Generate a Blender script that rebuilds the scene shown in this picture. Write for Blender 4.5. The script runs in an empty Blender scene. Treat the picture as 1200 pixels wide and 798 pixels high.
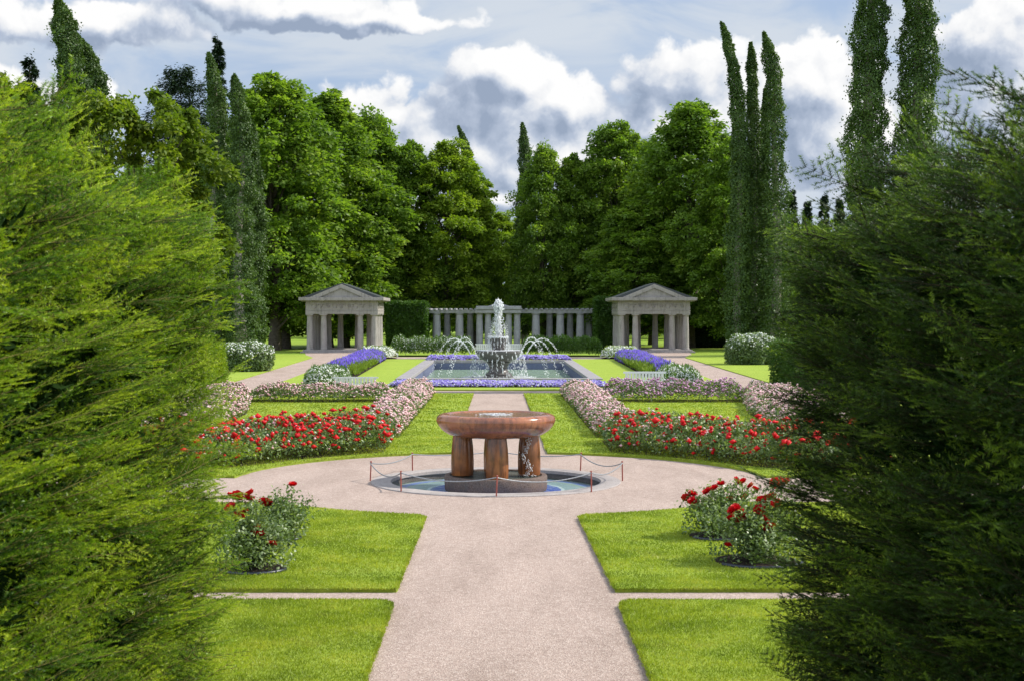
import bpy, math, random
import numpy as np
from mathutils import Vector, Matrix
from mathutils.geometry import tessellate_polygon
R = math.radians
sc = bpy.context.scene
COL = sc.collection
rng = np.random.default_rng(7)
random.seed(7)

# ------------------------------------------------------------------ camera
F = 1667.0; U0 = 583.0; V0 = 368.0; H = 3.0
cd = bpy.data.cameras.new('camera'); cam = bpy.data.objects.new('camera', cd); COL.objects.link(cam)
cam.location = (0, 0, H); cam.rotation_euler = (R(90), 0, 0)
cd.sensor_width = 36; cd.lens = 36 * F / 1200
cd.shift_x = (600 - U0) / 1200; cd.shift_y = -(399 - V0) / 1200
cd.clip_start = 0.1; cd.clip_end = 5000
cd.dof.use_dof = True; cd.dof.focus_distance = 27; cd.dof.aperture_fstop = 7.0
sc.camera = cam

SUN_AZ = 12.0      # degrees from +X towards +Y
SUN_EL = 43.0
sdir = Vector((math.cos(R(SUN_EL)) * math.cos(R(SUN_AZ)), math.cos(R(SUN_EL)) * math.sin(R(SUN_AZ)), math.sin(R(SUN_EL))))

# ------------------------------------------------------------------ world
w = bpy.data.worlds.new('World'); sc.world = w; w.use_nodes = True
nt = w.node_tree; nt.nodes.clear()

class NB:
    """tiny expression builder over a node tree"""
    def __init__(s, nt): s.nt = nt; s.n = nt.nodes; s.l = nt.links
    def put(s, sock, v):
        if hasattr(v, 'is_output') or isinstance(v, bpy.types.NodeSocket): s.l.new(v, sock)
        else: sock.default_value = v
    def m(s, op, a, b=None, c=None, clamp=False):
        n = s.n.new('ShaderNodeMath'); n.operation = op; n.use_clamp = clamp
        s.put(n.inputs[0], a)
        if b is not None: s.put(n.inputs[1], b)
        if c is not None: s.put(n.inputs[2], c)
        return n.outputs[0]
    def vm(s, op, a, b=None, scale=None):
        n = s.n.new('ShaderNodeVectorMath'); n.operation = op
        s.put(n.inputs[0], a)
        if b is not None: s.put(n.inputs[1], b)
        if scale is not None: s.put(n.inputs['Scale'], scale)
        return n.outputs[0]
    def noise(s, vec, scale, detail=4, rough=.5, dist=0.0, lac=2.0, out='Fac'):
        n = s.n.new('ShaderNodeTexNoise'); s.put(n.inputs['Vector'], vec)
        n.inputs['Scale'].default_value = scale; n.inputs['Detail'].default_value = detail
        n.inputs['Roughness'].default_value = rough; n.inputs['Distortion'].default_value = dist
        n.inputs['Lacunarity'].default_value = lac
        return n.outputs[out]
    def ramp(s, fac, stops, interp='LINEAR'):
        n = s.n.new('ShaderNodeValToRGB'); s.put(n.inputs[0], fac); cr = n.color_ramp; cr.interpolation = interp
        while len(cr.elements) < len(stops): cr.elements.new(.5)
        for e, (p, c) in zip(cr.elements, stops):
            e.position = p; e.color = (*c, 1) if len(c) == 3 else c
        return n.outputs[0]
    def mapr(s, v, a, b, c=0., d=1., smooth=False):
        n = s.n.new('ShaderNodeMapRange'); s.put(n.inputs[0], v)
        if smooth: n.interpolation_type = 'SMOOTHSTEP'
        for i, q in enumerate((a, b, c, d)): n.inputs[i + 1].default_value = q
        return n.outputs[0]
    def mix(s, fac, a, b, mode='MIX'):
        n = s.n.new('ShaderNodeMix'); n.data_type = 'RGBA'; n.blend_type = mode
        s.put(n.inputs[0], fac)
        for sock, v in ((n.inputs[6], a), (n.inputs[7], b)):
            if isinstance(v, tuple): sock.default_value = (*v, 1) if len(v) == 3 else v
            else: s.l.new(v, sock)
        return n.outputs[2]

def ae(u, v):
    d = Vector(((u - U0) / F, 1, (V0 - v) / F)).normalized()
    return math.atan2(d.x, d.y), math.asin(d.z)

g = bpy.data.node_groups.new('cloud_density', 'ShaderNodeTree')
g.interface.new_socket('Vector', in_out='INPUT', socket_type='NodeSocketVector')
g.interface.new_socket('Density', in_out='OUTPUT', socket_type='NodeSocketFloat')
gi = g.nodes.new('NodeGroupInput'); go = g.nodes.new('NodeGroupOutput')
B = NB(g)
dirv = B.vm('NORMALIZE', gi.outputs[0])
sx = g.nodes.new('ShaderNodeSeparateXYZ'); g.links.new(dirv, sx.inputs[0])
az = B.m('ARCTAN2', sx.outputs[0], sx.outputs[1]); el = B.m('ARCSINE', sx.outputs[2])
cb = g.nodes.new('ShaderNodeCombineXYZ'); g.links.new(az, cb.inputs[0]); g.links.new(el, cb.inputs[1])
pv = cb.outputs[0]
warp = B.noise(pv, 14, 5, .6, out='Color')
wv = B.vm('SCALE', B.vm('SUBTRACT', warp, (.5, .5, .5)), scale=.045)
pw = B.vm('ADD', pv, wv)
s2 = g.nodes.new('ShaderNodeSeparateXYZ'); g.links.new(pw, s2.inputs[0])
lobes = [(590, 92, 80, 42), (560, 130, 110, 45), (455, 130, 90, 42), (660, 120, 80, 42), (785, 95, 66, 44), (770, 150, 120, 70),
         (700, 185, 170, 55), (960, 110, 85, 55), (1000, 170, 100, 60), (1160, 45, 80, 48), (1150, 120, 70, 50), (540, 175, 150, 50),
         (860, 140, 90, 60), (340, 5, 150, 22), (430, 20, 120, 16), (120, 25, 110, 22), (575, 238, 50, 16), (-60, 130, 150, 60), (1350, 120, 140, 90), (20, 20, 90, 30)]
acc = None
for (u, v, ru, rv) in lobes:
    a0, e0 = ae(u, v)
    dx = B.m('DIVIDE', B.m('SUBTRACT', s2.outputs[0], a0), ru / F); dy = B.m('DIVIDE', B.m('SUBTRACT', s2.outputs[1], e0), rv / F)
    q = B.m('SUBTRACT', 1.0, B.m('SQRT', B.m('ADD', B.m('MULTIPLY', dx, dx), B.m('MULTIPLY', dy, dy))))
    acc = q if acc is None else B.m('SMOOTH_MAX', acc, q, .25)
# clouds elsewhere around the sky
far = B.mapr(B.noise(dirv, 2.6, 2, .5), .45, .75, -1.2, .7)
away = B.mapr(B.m('ABSOLUTE', az), .45, .7, 0, 1)
acc = B.m('MAXIMUM', acc, B.m('SUBTRACT', B.m('MULTIPLY', B.m('ADD', far, 2.), away), 2.))
f1 = B.noise(pw, 30, 7, .58)
f2 = B.noise(pw, 11, 3, .5)
def puff(scale):
    v = g.nodes.new('ShaderNodeTexVoronoi'); v.feature = 'F1'; v.inputs['Scale'].default_value = scale
    g.links.new(B.vm('ADD', pv, B.vm('SCALE', wv, scale=.45)), v.inputs['Vector']); return B.m('SUBTRACT', .62, v.outputs['Distance'])
puffs = B.m('ADD', B.m('MULTIPLY', puff(26), .75), B.m('MULTIPLY', puff(58), .4))
den = B.m('ADD', B.m('ADD', B.m('MULTIPLY', acc, .95), puffs), B.m('ADD', B.m('MULTIPLY', B.m('SUBTRACT', f1, .5), 1.0), B.m('MULTIPLY', B.m('SUBTRACT', f2, .5), 1.0)))
g.links.new(den, go.inputs[0])

W = NB(nt)
tc = nt.nodes.new('ShaderNodeTexCoord'); D0 = tc.outputs['Generated']
sky = nt.nodes.new('ShaderNodeTexSky'); sky.sky_type = 'NISHITA'; sky.sun_disc = False
sky.sun_elevation = R(SUN_EL); sky.sun_rotation = R(90 - SUN_AZ); sky.altitude = 100; sky.dust_density = 1.5
def dens(vec):
    n = nt.nodes.new('ShaderNodeGroup'); n.node_tree = g; W.put(n.inputs[0], vec); return n.outputs[0]
nd = W.vm('NORMALIZE', D0)
d1 = dens(nd); d2 = dens(W.vm('ADD', nd, (.016, 0., .022))); d3 = dens(W.vm('ADD', nd, (.006, 0., .008)))
cover = W.mapr(d1, -.06, .20, 0, 1, True)
lit = W.m('ADD', W.m('MULTIPLY', W.m('SUBTRACT', d1, d2), .32), W.m('MULTIPLY', W.m('SUBTRACT', d1, d3), .85))
thick = W.mapr(d1, .25, 1.25, 0, 1)
s5 = nt.nodes.new('ShaderNodeSeparateXYZ'); nt.links.new(W.vm('ADD', nd, W.vm('SCALE', W.vm('SUBTRACT', W.noise(nd, 16, 4, .6, out='Color'), (.5, .5, .5)), scale=.05)), s5.inputs[0])
az5 = W.m('ARCTAN2', s5.outputs[0], s5.outputs[1]); el5 = W.m('ARCSINE', s5.outputs[2]); darkl = 0.0
for (u, v, ru, rv_, am) in ((370, 12, 170, 32, .55), (555, 118, 55, 34, .42), (765, 112, 50, 36, .38), (1160, 62, 80, 26, .42), (1150, 140, 80, 30, .3), (470, 128, 55, 26, .22), (690, 165, 90, 26, .22), (940, 165, 40, 40, .35), (600, 190, 80, 20, .2), (100, 40, 90, 20, .2)):
    a0, e0 = ae(u, v); dx = W.m('DIVIDE', W.m('SUBTRACT', az5, a0), ru / F); dy = W.m('DIVIDE', W.m('SUBTRACT', el5, e0), rv_ / F)
    q = W.m('EXPONENT', W.m('MULTIPLY', W.m('ADD', W.m('MULTIPLY', dx, dx), W.m('MULTIPLY', dy, dy)), -1.)); darkl = W.m('ADD', darkl, W.m('MULTIPLY', q, am))
shade = W.m('SUBTRACT', W.m('SUBTRACT', W.m('ADD', W.m('ADD', lit, W.m('MULTIPLY', W.m('SUBTRACT', W.noise(nd, 22, 5, .6), .5), .5)), .60), W.m('MULTIPLY', thick, .14)), darkl, clamp=True)
ccol = W.ramp(shade, [(0.0, (2.7, 3.3, 4.4)), (.3, (3.9, 4.5, 5.6)), (.52, (5.7, 6.1, 6.8)), (.74, (7.4, 7.5, 7.7)), (1, (8.3, 8.3, 8.3))])
# high thin veil
sv = nt.nodes.new('ShaderNodeVectorMath'); sv.operation = 'MULTIPLY'; nt.links.new(nd, sv.inputs[0]); sv.inputs[1].default_value = (1, 1, 3.2)
veil = W.mapr(W.noise(sv.outputs[0], 7, 6, .55, .6), .34, .62, .35, .95, True)
veilc = W.mix(W.noise(sv.outputs[0], 4, 3), (4.9, 5.5, 6.3), (6.1, 6.5, 7.0))
skyc = W.mix(.75, sky.outputs[0], (2.3, 3.7, 6.2))
base = W.mix(veil, skyc, veilc)
fin = W.mix(cover, base, ccol)
# unseen sky behind and above the camera is brightened as added fill light
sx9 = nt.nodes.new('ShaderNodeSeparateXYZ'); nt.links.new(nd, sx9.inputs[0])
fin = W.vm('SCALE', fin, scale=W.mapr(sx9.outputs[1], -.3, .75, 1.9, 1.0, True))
bg = nt.nodes.new('ShaderNodeBackground'); bg.inputs[1].default_value = .09
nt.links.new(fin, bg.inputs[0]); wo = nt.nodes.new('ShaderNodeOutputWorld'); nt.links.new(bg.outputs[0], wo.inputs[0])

# ------------------------------------------------------------------ sun + exposure
ld = bpy.data.lights.new('sun', 'SUN'); ld.energy = 4.4; ld.angle = R(.53); ld.color = (1, .95, .86)
sun = bpy.data.objects.new('sun', ld); COL.objects.link(sun)
sun.rotation_euler = sdir.to_track_quat('Z', 'Y').to_euler()
sc.view_settings.view_transform = 'Standard'; sc.view_settings.look = 'None'
sc.view_settings.exposure = 0.42; sc.view_settings.gamma = 1; sc.view_settings.use_curve_mapping = False
sc.render.engine = 'CYCLES'
sc.cycles.max_bounces = 6; sc.cycles.diffuse_bounces = 3; sc.cycles.glossy_bounces = 2; sc.cycles.transmission_bounces = 4
sc.cycles.transparent_max_bounces = 8; sc.cycles.sample_clamp_direct = 6; sc.cycles.sample_clamp_indirect = 3; sc.cycles.caustics_reflective = False; sc.cycles.caustics_refractive = False

# ------------------------------------------------------------------ helpers
def tag(o, label=None, cat=None, group=None, kind=None):
    if label: o['label'] = label
    if cat: o['category'] = cat
    if group: o['group'] = group
    if kind: o['kind'] = kind
    return o
def empty(name, loc=(0, 0, 0), rz=0, **k):
    o = bpy.data.objects.new(name, None); COL.objects.link(o); o.location = loc; o.rotation_euler.z = rz
    o.empty_display_size = .2
    return tag(o, **k)
def link(name, me, mat=None, parent=None):
    o = bpy.data.objects.new(name, me); COL.objects.link(o)
    if mat and not me.materials: me.materials.append(mat)
    if parent: o.parent = parent
    return o
def np_mesh(name, V, Fc, smooth=False):
    V = np.asarray(V, np.float32).reshape(-1, 3); Fc = np.asarray(Fc, np.int32); n, k = Fc.shape
    me = bpy.data.meshes.new(name); me.vertices.add(len(V)); me.vertices.foreach_set('co', V.ravel())
    me.loops.add(n * k); me.loops.foreach_set('vertex_index', Fc.ravel())
    me.polygons.add(n); me.polygons.foreach_set('loop_start', np.arange(0, n * k, k, dtype=np.int32))
    try: me.polygons.foreach_set('loop_total', np.full(n, k, np.int32))
    except Exception: pass
    me.update(calc_edges=True)
    if smooth: me.polygons.foreach_set('use_smooth', np.ones(n, bool))
    return me
def copy_tree(o, parent=None):
    c = o.copy(); COL.objects.link(c)
    if parent: c.parent = parent
    for ch in list(o.children): copy_tree(ch, c)
    return c
class MB:
    def __init__(s): s.v = []; s.f = []
    def add(s, vs, fs):
        b = len(s.v); s.v += [tuple(p) for p in vs]; s.f += [tuple(i + b for i in f) for f in fs]
    def box(s, x0, x1, y0, y1, z0, z1):
        s.add([(x, y, z) for z in (z0, z1) for x, y in ((x0, y0), (x1, y0), (x1, y1), (x0, y1))],
              [(0, 3, 2, 1), (4, 5, 6, 7), (0, 1, 5, 4), (1, 2, 6, 5), (2, 3, 7, 6), (3, 0, 4, 7)])
    def prism(s, poly, z0, z1, axis='z'):
        n = len(poly)
        def mk(a, b, c):
            return (a, b, c) if axis == 'z' else ((a, c, b) if axis == 'y' else (c, a, b))
        s.add([mk(p[0], p[1], z0) for p in poly] + [mk(p[0], p[1], z1) for p in poly],
              [tuple(range(n))[::-1], tuple(range(n, 2 * n))] + [(i, (i + 1) % n, n + (i + 1) % n, n + i) for i in range(n)])
    def lathe(s, prof, seg=32, c=(0, 0, 0), closed=False, sx=1, sy=1):
        vs = []; fs = []; n = len(prof)
        for (r, z) in prof:
            for k in range(seg):
                a = 2 * math.pi * k / seg; vs.append((c[0] + sx * r * math.cos(a), c[1] + sy * r * math.sin(a), c[2] + z))
        for i in range(n if closed else n - 1):
            j = (i + 1) % n
            for k in range(seg):
                l = (k + 1) % seg; fs.append((i * seg + k, i * seg + l, j * seg + l, j * seg + k))
        if not closed:
            fs.append(tuple(range(seg))[::-1]); fs.append(tuple((n - 1) * seg + k for k in range(seg)))
        s.add(vs, fs)
    def tube(s, pts, rad, seg=6):
        pts = [Vector(p) for p in pts]; n = len(pts); rs = rad if hasattr(rad, '__len__') else [rad] * n
        vs = []; fs = []
        for i, p in enumerate(pts):
            t = (pts[min(i + 1, n - 1)] - pts[max(i - 1, 0)]).normalized()
            a = t.cross(Vector((0, 0, 1)) if abs(t.z) < .9 else Vector((1, 0, 0))).normalized(); b = t.cross(a)
            for k in range(seg):
                q = 2 * math.pi * k / seg; vs.append(p + (a * math.cos(q) + b * math.sin(q)) * rs[i])
        for i in range(n - 1):
            for k in range(seg):
                l = (k + 1) % seg; fs.append((i * seg + k, i * seg + l, (i + 1) * seg + l, (i + 1) * seg + k))
        fs.append(tuple(range(seg))[::-1]); fs.append(tuple((n - 1) * seg + k for k in range(seg)))
        s.add(vs, fs)
    def build(s, name, mat, parent=None, smooth=None, bevel=0):
        me = bpy.data.meshes.new(name); me.from_pydata(s.v, [], s.f); me.update()
        if smooth is not None:
            me.polygons.foreach_set('use_smooth', [True] * len(me.polygons)); me.set_sharp_from_angle(angle=R(smooth))
        o = link(name, me, mat, parent)
        if bevel:
            m = o.modifiers.new('bevel', 'BEVEL'); m.width = bevel; m.segments = 2; m.limit_method = 'ANGLE'
        return o

def sheet(name, outer, holes, z, mat, depth=0, parent=None, sub=None):
    loops = [[Vector((p[0], p[1], 0)) for p in l] for l in [outer] + holes]
    tris = tessellate_polygon(loops)
    vs = [(p.x, p.y, z) for l in loops for p in l]; fs = [tuple(t) for t in tris]
    out = []
    for t in fs:
        a, b, c = (Vector(vs[i]) for i in t)
        out.append(t if (b - a).cross(c - a).z > 0 else t[::-1])
    fs = out
    if depth:
        base = 0; n0 = len(vs)
        vs += [(x, y, z - depth) for x, y, _ in vs[:n0]]
        for l in loops:
            n = len(l)
            for i in range(n):
                j = (i + 1) % n; fs.append((base + i, base + j, n0 + base + j, n0 + base + i))
            base += n
    me = bpy.data.meshes.new(name); me.from_pydata(vs, [], fs); me.update()
    o = link(name, me, mat, parent)
    if depth and 'turf edge' in bpy.data.materials:
        me.materials.append(bpy.data.materials['turf edge'])
        me.polygons.foreach_set('material_index', [0] * len(out) + [1] * (len(fs) - len(out)))
    return o
def circ(cx, cy, r, n=96, a0=0, a1=360):
    return [(cx + r * math.cos(R(a0 + (a1 - a0) * k / n)), cy + r * math.sin(R(a0 + (a1 - a0) * k / n))) for k in range(n if a1 - a0 == 360 else n + 1)]
def G(u, v): Y = H * F / (v - V0); return ((u - U0) * Y / F, Y)
def XU(u, Y): return (u - U0) * Y / F
def ZV(v, Y): return H - (v - V0) * Y / F

# ------------------------------------------------------------------ materials
def mat(name):
    m = bpy.data.materials.new(name); m.use_nodes = True; n = m.node_tree; n.nodes.clear()
    b = NB(n); out = n.nodes.new('ShaderNodeOutputMaterial'); p = n.nodes.new('ShaderNodeBsdfPrincipled'); n.links.new(p.outputs[0], out.inputs[0])
    return m, b, p, out
def bump(b, p, h, strength=.4, dist=.01):
    n = b.n.new('ShaderNodeBump'); n.inputs['Strength'].default_value = strength; n.inputs['Distance'].default_value = dist
    b.put(n.inputs['Height'], h); b.l.new(n.outputs[0], p.inputs['Normal'])
def obj_co(b):
    return b.n.new('ShaderNodeTexCoord').outputs['Object']
def foliage(name, c1, c2, c3=None, trans=.35, rough=.5, spec=.3, scale=.35, tcol=None):
    m, b, p, out = mat(name)
    geo = b.n.new('ShaderNodeNewGeometry'); rnd = geo.outputs['Random Per Island']
    nz = b.noise(obj_co(b), scale, 3)
    f = b.m('ADD', b.m('MULTIPLY', rnd, .55), b.mapr(nz, .35, .65, 0, .45), clamp=True)
    col = b.ramp(f, [(0, c1), (.6, c2), (1, c3 or c2)])
    b.put(p.inputs['Base Color'], col); p.inputs['Roughness'].default_value = rough; p.inputs['Specular IOR Level'].default_value = spec
    t = b.n.new('ShaderNodeBsdfTranslucent'); tc_ = b.mix(1.0, col, tcol or (1.25, 1.35, .5), 'MULTIPLY'); b.l.new(tc_, t.inputs[0])
    mx = b.n.new('ShaderNodeMixShader'); mx.inputs[0].default_value = trans
    b.l.new(p.outputs[0], mx.inputs[1]); b.l.new(t.outputs[0], mx.inputs[2]); b.l.new(mx.outputs[0], out.inputs[0])
    return m
def plain(name, col, rough=.5, spec=.4, metal=0, var=.15, scale=8, bumps=0, bdist=.01, coat=0):
    m, b, p, out = mat(name); co = obj_co(b)
    n1 = b.noise(co, scale, 6, .6)
    c = b.mix(b.mapr(n1, .3, .7), tuple(x * (1 - var) for x in col), tuple(min(1, x * (1 + var)) for x in col))
    b.put(p.inputs['Base Color'], c); p.inputs['Roughness'].default_value = rough; p.inputs['Specular IOR Level'].default_value = spec
    p.inputs['Metallic'].default_value = metal; p.inputs['Coat Weight'].default_value = coat
    if bumps: bump(b, p, n1, bumps, bdist)
    return m

M = {}
def mk_lawn(name, a, bcol, c):
    m, b, p, out = mat(name); co = obj_co(b)
    big = b.noise(co, .5, 4, .6); fine = b.noise(co, 26, 6, .75); mid = b.noise(co, 3.5, 4, .6)
    sc_ = b.vm('MULTIPLY', co, (60, 14, 60)); blade = b.noise(sc_, 1., 3, .7)
    f = b.m('ADD', b.m('MULTIPLY', fine, .45), b.m('ADD', b.m('MULTIPLY', mid, .3), b.m('MULTIPLY', big, .25)))
    f = b.m('ADD', f, b.m('MULTIPLY', b.m('SUBTRACT', blade, .5), .25))
    b.put(p.inputs['Base Color'], b.ramp(f, [(.34, a), (.5, bcol), (.68, c)]))
    p.inputs['Roughness'].default_value = .75; p.inputs['Specular IOR Level'].default_value = .15
    p.inputs['Sheen Weight'].default_value = .3; p.inputs['Sheen Tint'].default_value = (.6, .9, .2, 1)
    bump(b, p, b.m('ADD', fine, blade), .8, .03)
    return m
M['lawn'] = mk_lawn('lawn', (.15, .20, .018), (.245, .31, .028), (.35, .38, .055))
M['ground'] = mk_lawn('ground', (.09, .14, .012), (.18, .25, .018), (.26, .31, .025))
M['blade'] = foliage('blade', (.155, .205, .014), (.26, .325, .024), (.44, .44, .08), trans=.46, rough=.45, spec=.35, scale=1.6)

m, b, p, out = mat('gravel'); co = obj_co(b)
v = b.n.new('ShaderNodeTexVoronoi'); v.inputs['Scale'].default_value = 75; b.l.new(co, v.inputs['Vector'])
big = b.noise(b.vm('MULTIPLY', co, (1.6, .55, 1)), .9, 5, .6, .5); fine = b.noise(co, 160, 3, .7); mid = b.noise(co, 9, 4, .7)
sp = b.n.new('ShaderNodeSeparateColor'); b.l.new(v.outputs['Color'], sp.inputs[0])
stone = b.ramp(sp.outputs[0], [(0, (.28, .21, .18)), (.35, (.35, .27, .23)), (.75, (.39, .305, .262)), (1, (.49, .41, .36))])
tone = b.ramp(b.m('ADD', b.m('MULTIPLY', big, .5), b.m('MULTIPLY', mid, .5)), [(.36, (.78, .76, .74)), (.5, (.97, .96, .95)), (.64, (1.10, 1.09, 1.08))])
b.put(p.inputs['Base Color'], b.mix(1., stone, tone, 'MULTIPLY')); p.inputs['Roughness'].default_value = .95; p.inputs['Specular IOR Level'].default_value = .15
bump(b, p, b.m('ADD', v.outputs['Distance'], b.m('MULTIPLY', mid, 1.5)), .6, .012)
M['gravel'] = m

bt = M['blade'].node_tree; bb = NB(bt); rampn = [n for n in bt.nodes if n.type == 'VALTORGB'][0]
pz = bb.noise(obj_co(bb), .8, 5, .65); pz2 = bb.noise(bb.vm('ADD', obj_co(bb), (31., 7., 0.)), 2.3, 4, .6)
cc_ = bb.mix(1., rampn.outputs[0], bb.ramp(pz, [(.34, (.68, .76, .7)), (.5, (1., 1., 1.)), (.66, (1.14, 1.08, 1.1))]), 'MULTIPLY')
cc_ = bb.mix(bb.mapr(pz2, .56, .74, 0, .45), cc_, (.38, .36, .11))
for l in list(rampn.outputs[0].links):
    if l.to_node.type in ('BSDF_PRINCIPLED',) or (l.to_node.type == 'MIX' and l.to_socket == l.to_node.inputs[6] and l.to_node.blend_type == 'MULTIPLY' and any(o.to_node.type == 'BSDF_TRANSLUCENT' for o in l.to_node.outputs[2].links)):
        bt.links.new(cc_, l.to_socket)
def mk_stone(name, a, c, sp_=.25, scale=3., streak=.25):
    m, b, p, out = mat(name); co = obj_co(b)
    big = b.noise(co, scale, 5, .6); fine = b.noise(co, 60, 3, .7)
    st = b.noise(b.vm('MULTIPLY', co, (3, 3, .35)), 3, 4, .6)
    col = b.mix(b.mapr(big, .3, .7), a, c)
    col = b.mix(sp_, col, b.ramp(fine, [(.35, (.1, .09, .09)), (.6, (.55, .5, .48))]))
    col = b.mix(b.mapr(st, .5, .75, 0, streak), col, (.09, .085, .075))
    b.put(p.inputs['Base Color'], col); p.inputs['Roughness'].default_value = .85; p.inputs['Specular IOR Level'].default_value = .2
    bump(b, p, b.m('ADD', fine, big), .3, .01)
    return m
M['granite'] = mk_stone('pale granite', (.25, .225, .215), (.37, .335, .32), .3, 1.6, .6)
M['granite_grey'] = mk_stone('grey granite', (.26, .26, .285), (.38, .38, .41))
M['slab'] = mk_stone('kerb stone', (.26, .225, .21), (.35, .31, .29), .3, 2, .3)
M['pondkerb'] = mk_stone('pond kerb stone', (.19, .18, .19), (.28, .27, .28), .3, 2, .4)
M['drumstone'] = mk_stone('wet brown drum stone', (.05, .028, .018), (.12, .06, .035), .2, 6, .5)
M['darkstone'] = mk_stone('wet dark stone', (.035, .03, .028), (.08, .07, .062), .2, 6, .3)
M['darkstone'].node_tree.nodes['Principled BSDF'].inputs['Roughness'].default_value = .25
M['poolwall'] = mk_stone('blue pool wall', (.03, .05, .14), (.06, .09, .2), .2, 5, .3)
M['slate'] = plain('roof slate', (.055, .062, .065), .5, .3, scale=5, bumps=.2)

m, b, p, out = mat('red granite'); co = obj_co(b)
st = b.noise(b.vm('MULTIPLY', co, (6, 6, .5)), 2.2, 5, .65); mot = b.noise(co, 2.2, 5, .6); fine = b.noise(co, 90, 3, .6)
col = b.ramp(mot, [(.3, (.17, .052, .028)), (.5, (.32, .105, .045)), (.72, (.46, .18, .07))])
col = b.mix(b.mapr(st, .45, .68, 0, .75), col, (.07, .028, .018))
col = b.mix(.18, col, b.ramp(fine, [(.4, (.03, .02, .02)), (.6, (.45, .27, .2))]))
b.put(p.inputs['Base Color'], col); b.put(p.inputs['Roughness'], b.mapr(st, .3, .7, .2, .1)); p.inputs['Specular IOR Level'].default_value = .55
bump(b, p, b.m('ADD', st, fine), .08, .01)
M['redgranite'] = m
m, b, p, out = mat('wet brown granite'); co = obj_co(b)
st = b.noise(b.vm('MULTIPLY', co, (7, 7, .7)), 2.5, 5, .65); mot = b.noise(co, 3, 5, .6)
col = b.ramp(mot, [(.3, (.09, .035, .016)), (.55, (.24, .085, .028)), (.8, (.40, .16, .045))])
col = b.mix(b.mapr(st, .48, .7, 0, .8), col, (.02, .014, .01))
b.put(p.inputs['Base Color'], col); p.inputs['Roughness'].default_value = .22
M['wetgranite'] = m

def mk_water(name, col, rough=.04, bs=6, bstr=.35, dist=.05, frw=.75, trans=.55):
    m, b, p, out = mat(name); co = obj_co(b)
    n1 = b.noise(co, bs, 4, .6, .4); n2 = b.noise(co, bs * 4, 3, .6)
    p.inputs['Base Color'].default_value = (*col, 1); p.inputs['Roughness'].default_value = rough; p.inputs['IOR'].default_value = 1.33
    p.inputs['Specular IOR Level'].default_value = .6
    bump(b, p, b.m('ADD', n1, b.m('MULTIPLY', n2, .35)), bstr, dist)
    t = b.n.new('ShaderNodeBsdfTransparent'); t.inputs[0].default_value = (.85, .95, .93, 1)
    mx = b.n.new('ShaderNodeMixShader'); fr = b.n.new('ShaderNodeFresnel'); fr.inputs[0].default_value = 1.33
    b.put(mx.inputs[0], b.m('SUBTRACT', trans, b.m('MULTIPLY', fr.outputs[0], frw), clamp=True))
    b.l.new(p.outputs[0], mx.inputs[1]); b.l.new(t.outputs[0], mx.inputs[2]); b.l.new(mx.outputs[0], out.inputs[0])
    return m
M['pondwater'] = mk_water('pond water', (.26, .36, .24), .10, 5, .5, .06, trans=.12)
M['poolwater'] = mk_water('pool water', (.10, .14, .13), .03, 9, .35, .03, frw=.4, trans=.95)
M['bowlwater'] = mk_water('bowl water', (.22, .13, .04), .03, 8, .3, .03, trans=.8)

m, b, p, out = mat('mosaic'); co = obj_co(b)
v = b.n.new('ShaderNodeTexVoronoi'); v.feature = 'F1'; v.inputs['Scale'].default_value = 14; b.l.new(co, v.inputs['Vector'])
s3 = b.n.new('ShaderNodeSeparateXYZ'); b.l.new(co, s3.inputs[0])
rad = b.m('SQRT', b.m('ADD', b.m('MULTIPLY', s3.outputs[0], s3.outputs[0]), b.m('MULTIPLY', s3.outputs[1], s3.outputs[1])))
wob = b.m('ADD', rad, b.m('MULTIPLY', b.m('SUBTRACT', b.noise(co, 5, 3), .5), .06))
ringc = b.ramp(b.mapr(wob, .8, 1.9), [(0, (.5, .52, .55)), (.10, (.02, .05, .50)), (.30, (.03, .07, .5)), (.34, (.75, .76, .8)), (.40, (.34, .40, .42)), (.66, (.40, .44, .38)), (.78, (.26, .30, .68)), (.93, (.5, .48, .45))], 'CONSTANT')
sp = b.n.new('ShaderNodeSeparateColor'); b.l.new(v.outputs['Color'], sp.inputs[0])
b.put(p.inputs['Base Color'], b.mix(b.mapr(sp.outputs[0], .7, .9, 0, .6), ringc, (.5, .52, .56))); p.inputs['Roughness'].default_value = .3
M['mosaic'] = m

M['white'] = plain('white painted wood', (.78, .78, .76), .45, .4, var=.05, scale=4)
M['post'] = plain('red brown painted iron', (.28, .07, .05), .45, .5, scale=12)
M['chain'] = plain('chain', (.30, .31, .32), .4, .5, metal=.5, scale=20)
M['bark'] = plain('bark', (.09, .075, .06), .9, .1, scale=6, var=.4, bumps=.6, bdist=.04)
M['palebark'] = plain('pale poplar bark', (.26, .24, .2), .9, .1, scale=5, var=.35, bumps=.5, bdist=.03)
M['twig'] = plain('spruce twig', (.10, .09, .022), .8, .15, scale=10, var=.3)
M['twig_shaded'] = plain('shaded spruce twig', (.045, .035, .015), .8, .1, scale=10, var=.3)  # darker twig copy, shade of the right hedge put into the colour
M['soil'] = plain('soil', (.035, .026, .02), .95, .1, scale=30, var=.5, bumps=.8, bdist=.02)
plain('turf edge', (.06, .055, .022), .95, .1, scale=25, var=.6, bumps=.8, bdist=.02)
M['edging'] = plain('black edging', (.02, .025, .04), .35, .5, scale=10)
m, b, p, out = mat('spray'); p.inputs['Base Color'].default_value = (.95, .96, .97, 1); p.inputs['Roughness'].default_value = .25
t = b.n.new('ShaderNodeBsdfTranslucent'); t.inputs[0].default_value = (.95, .96, .97, 1)
mx = b.n.new('ShaderNodeMixShader'); mx.inputs[0].default_value = .62
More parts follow.
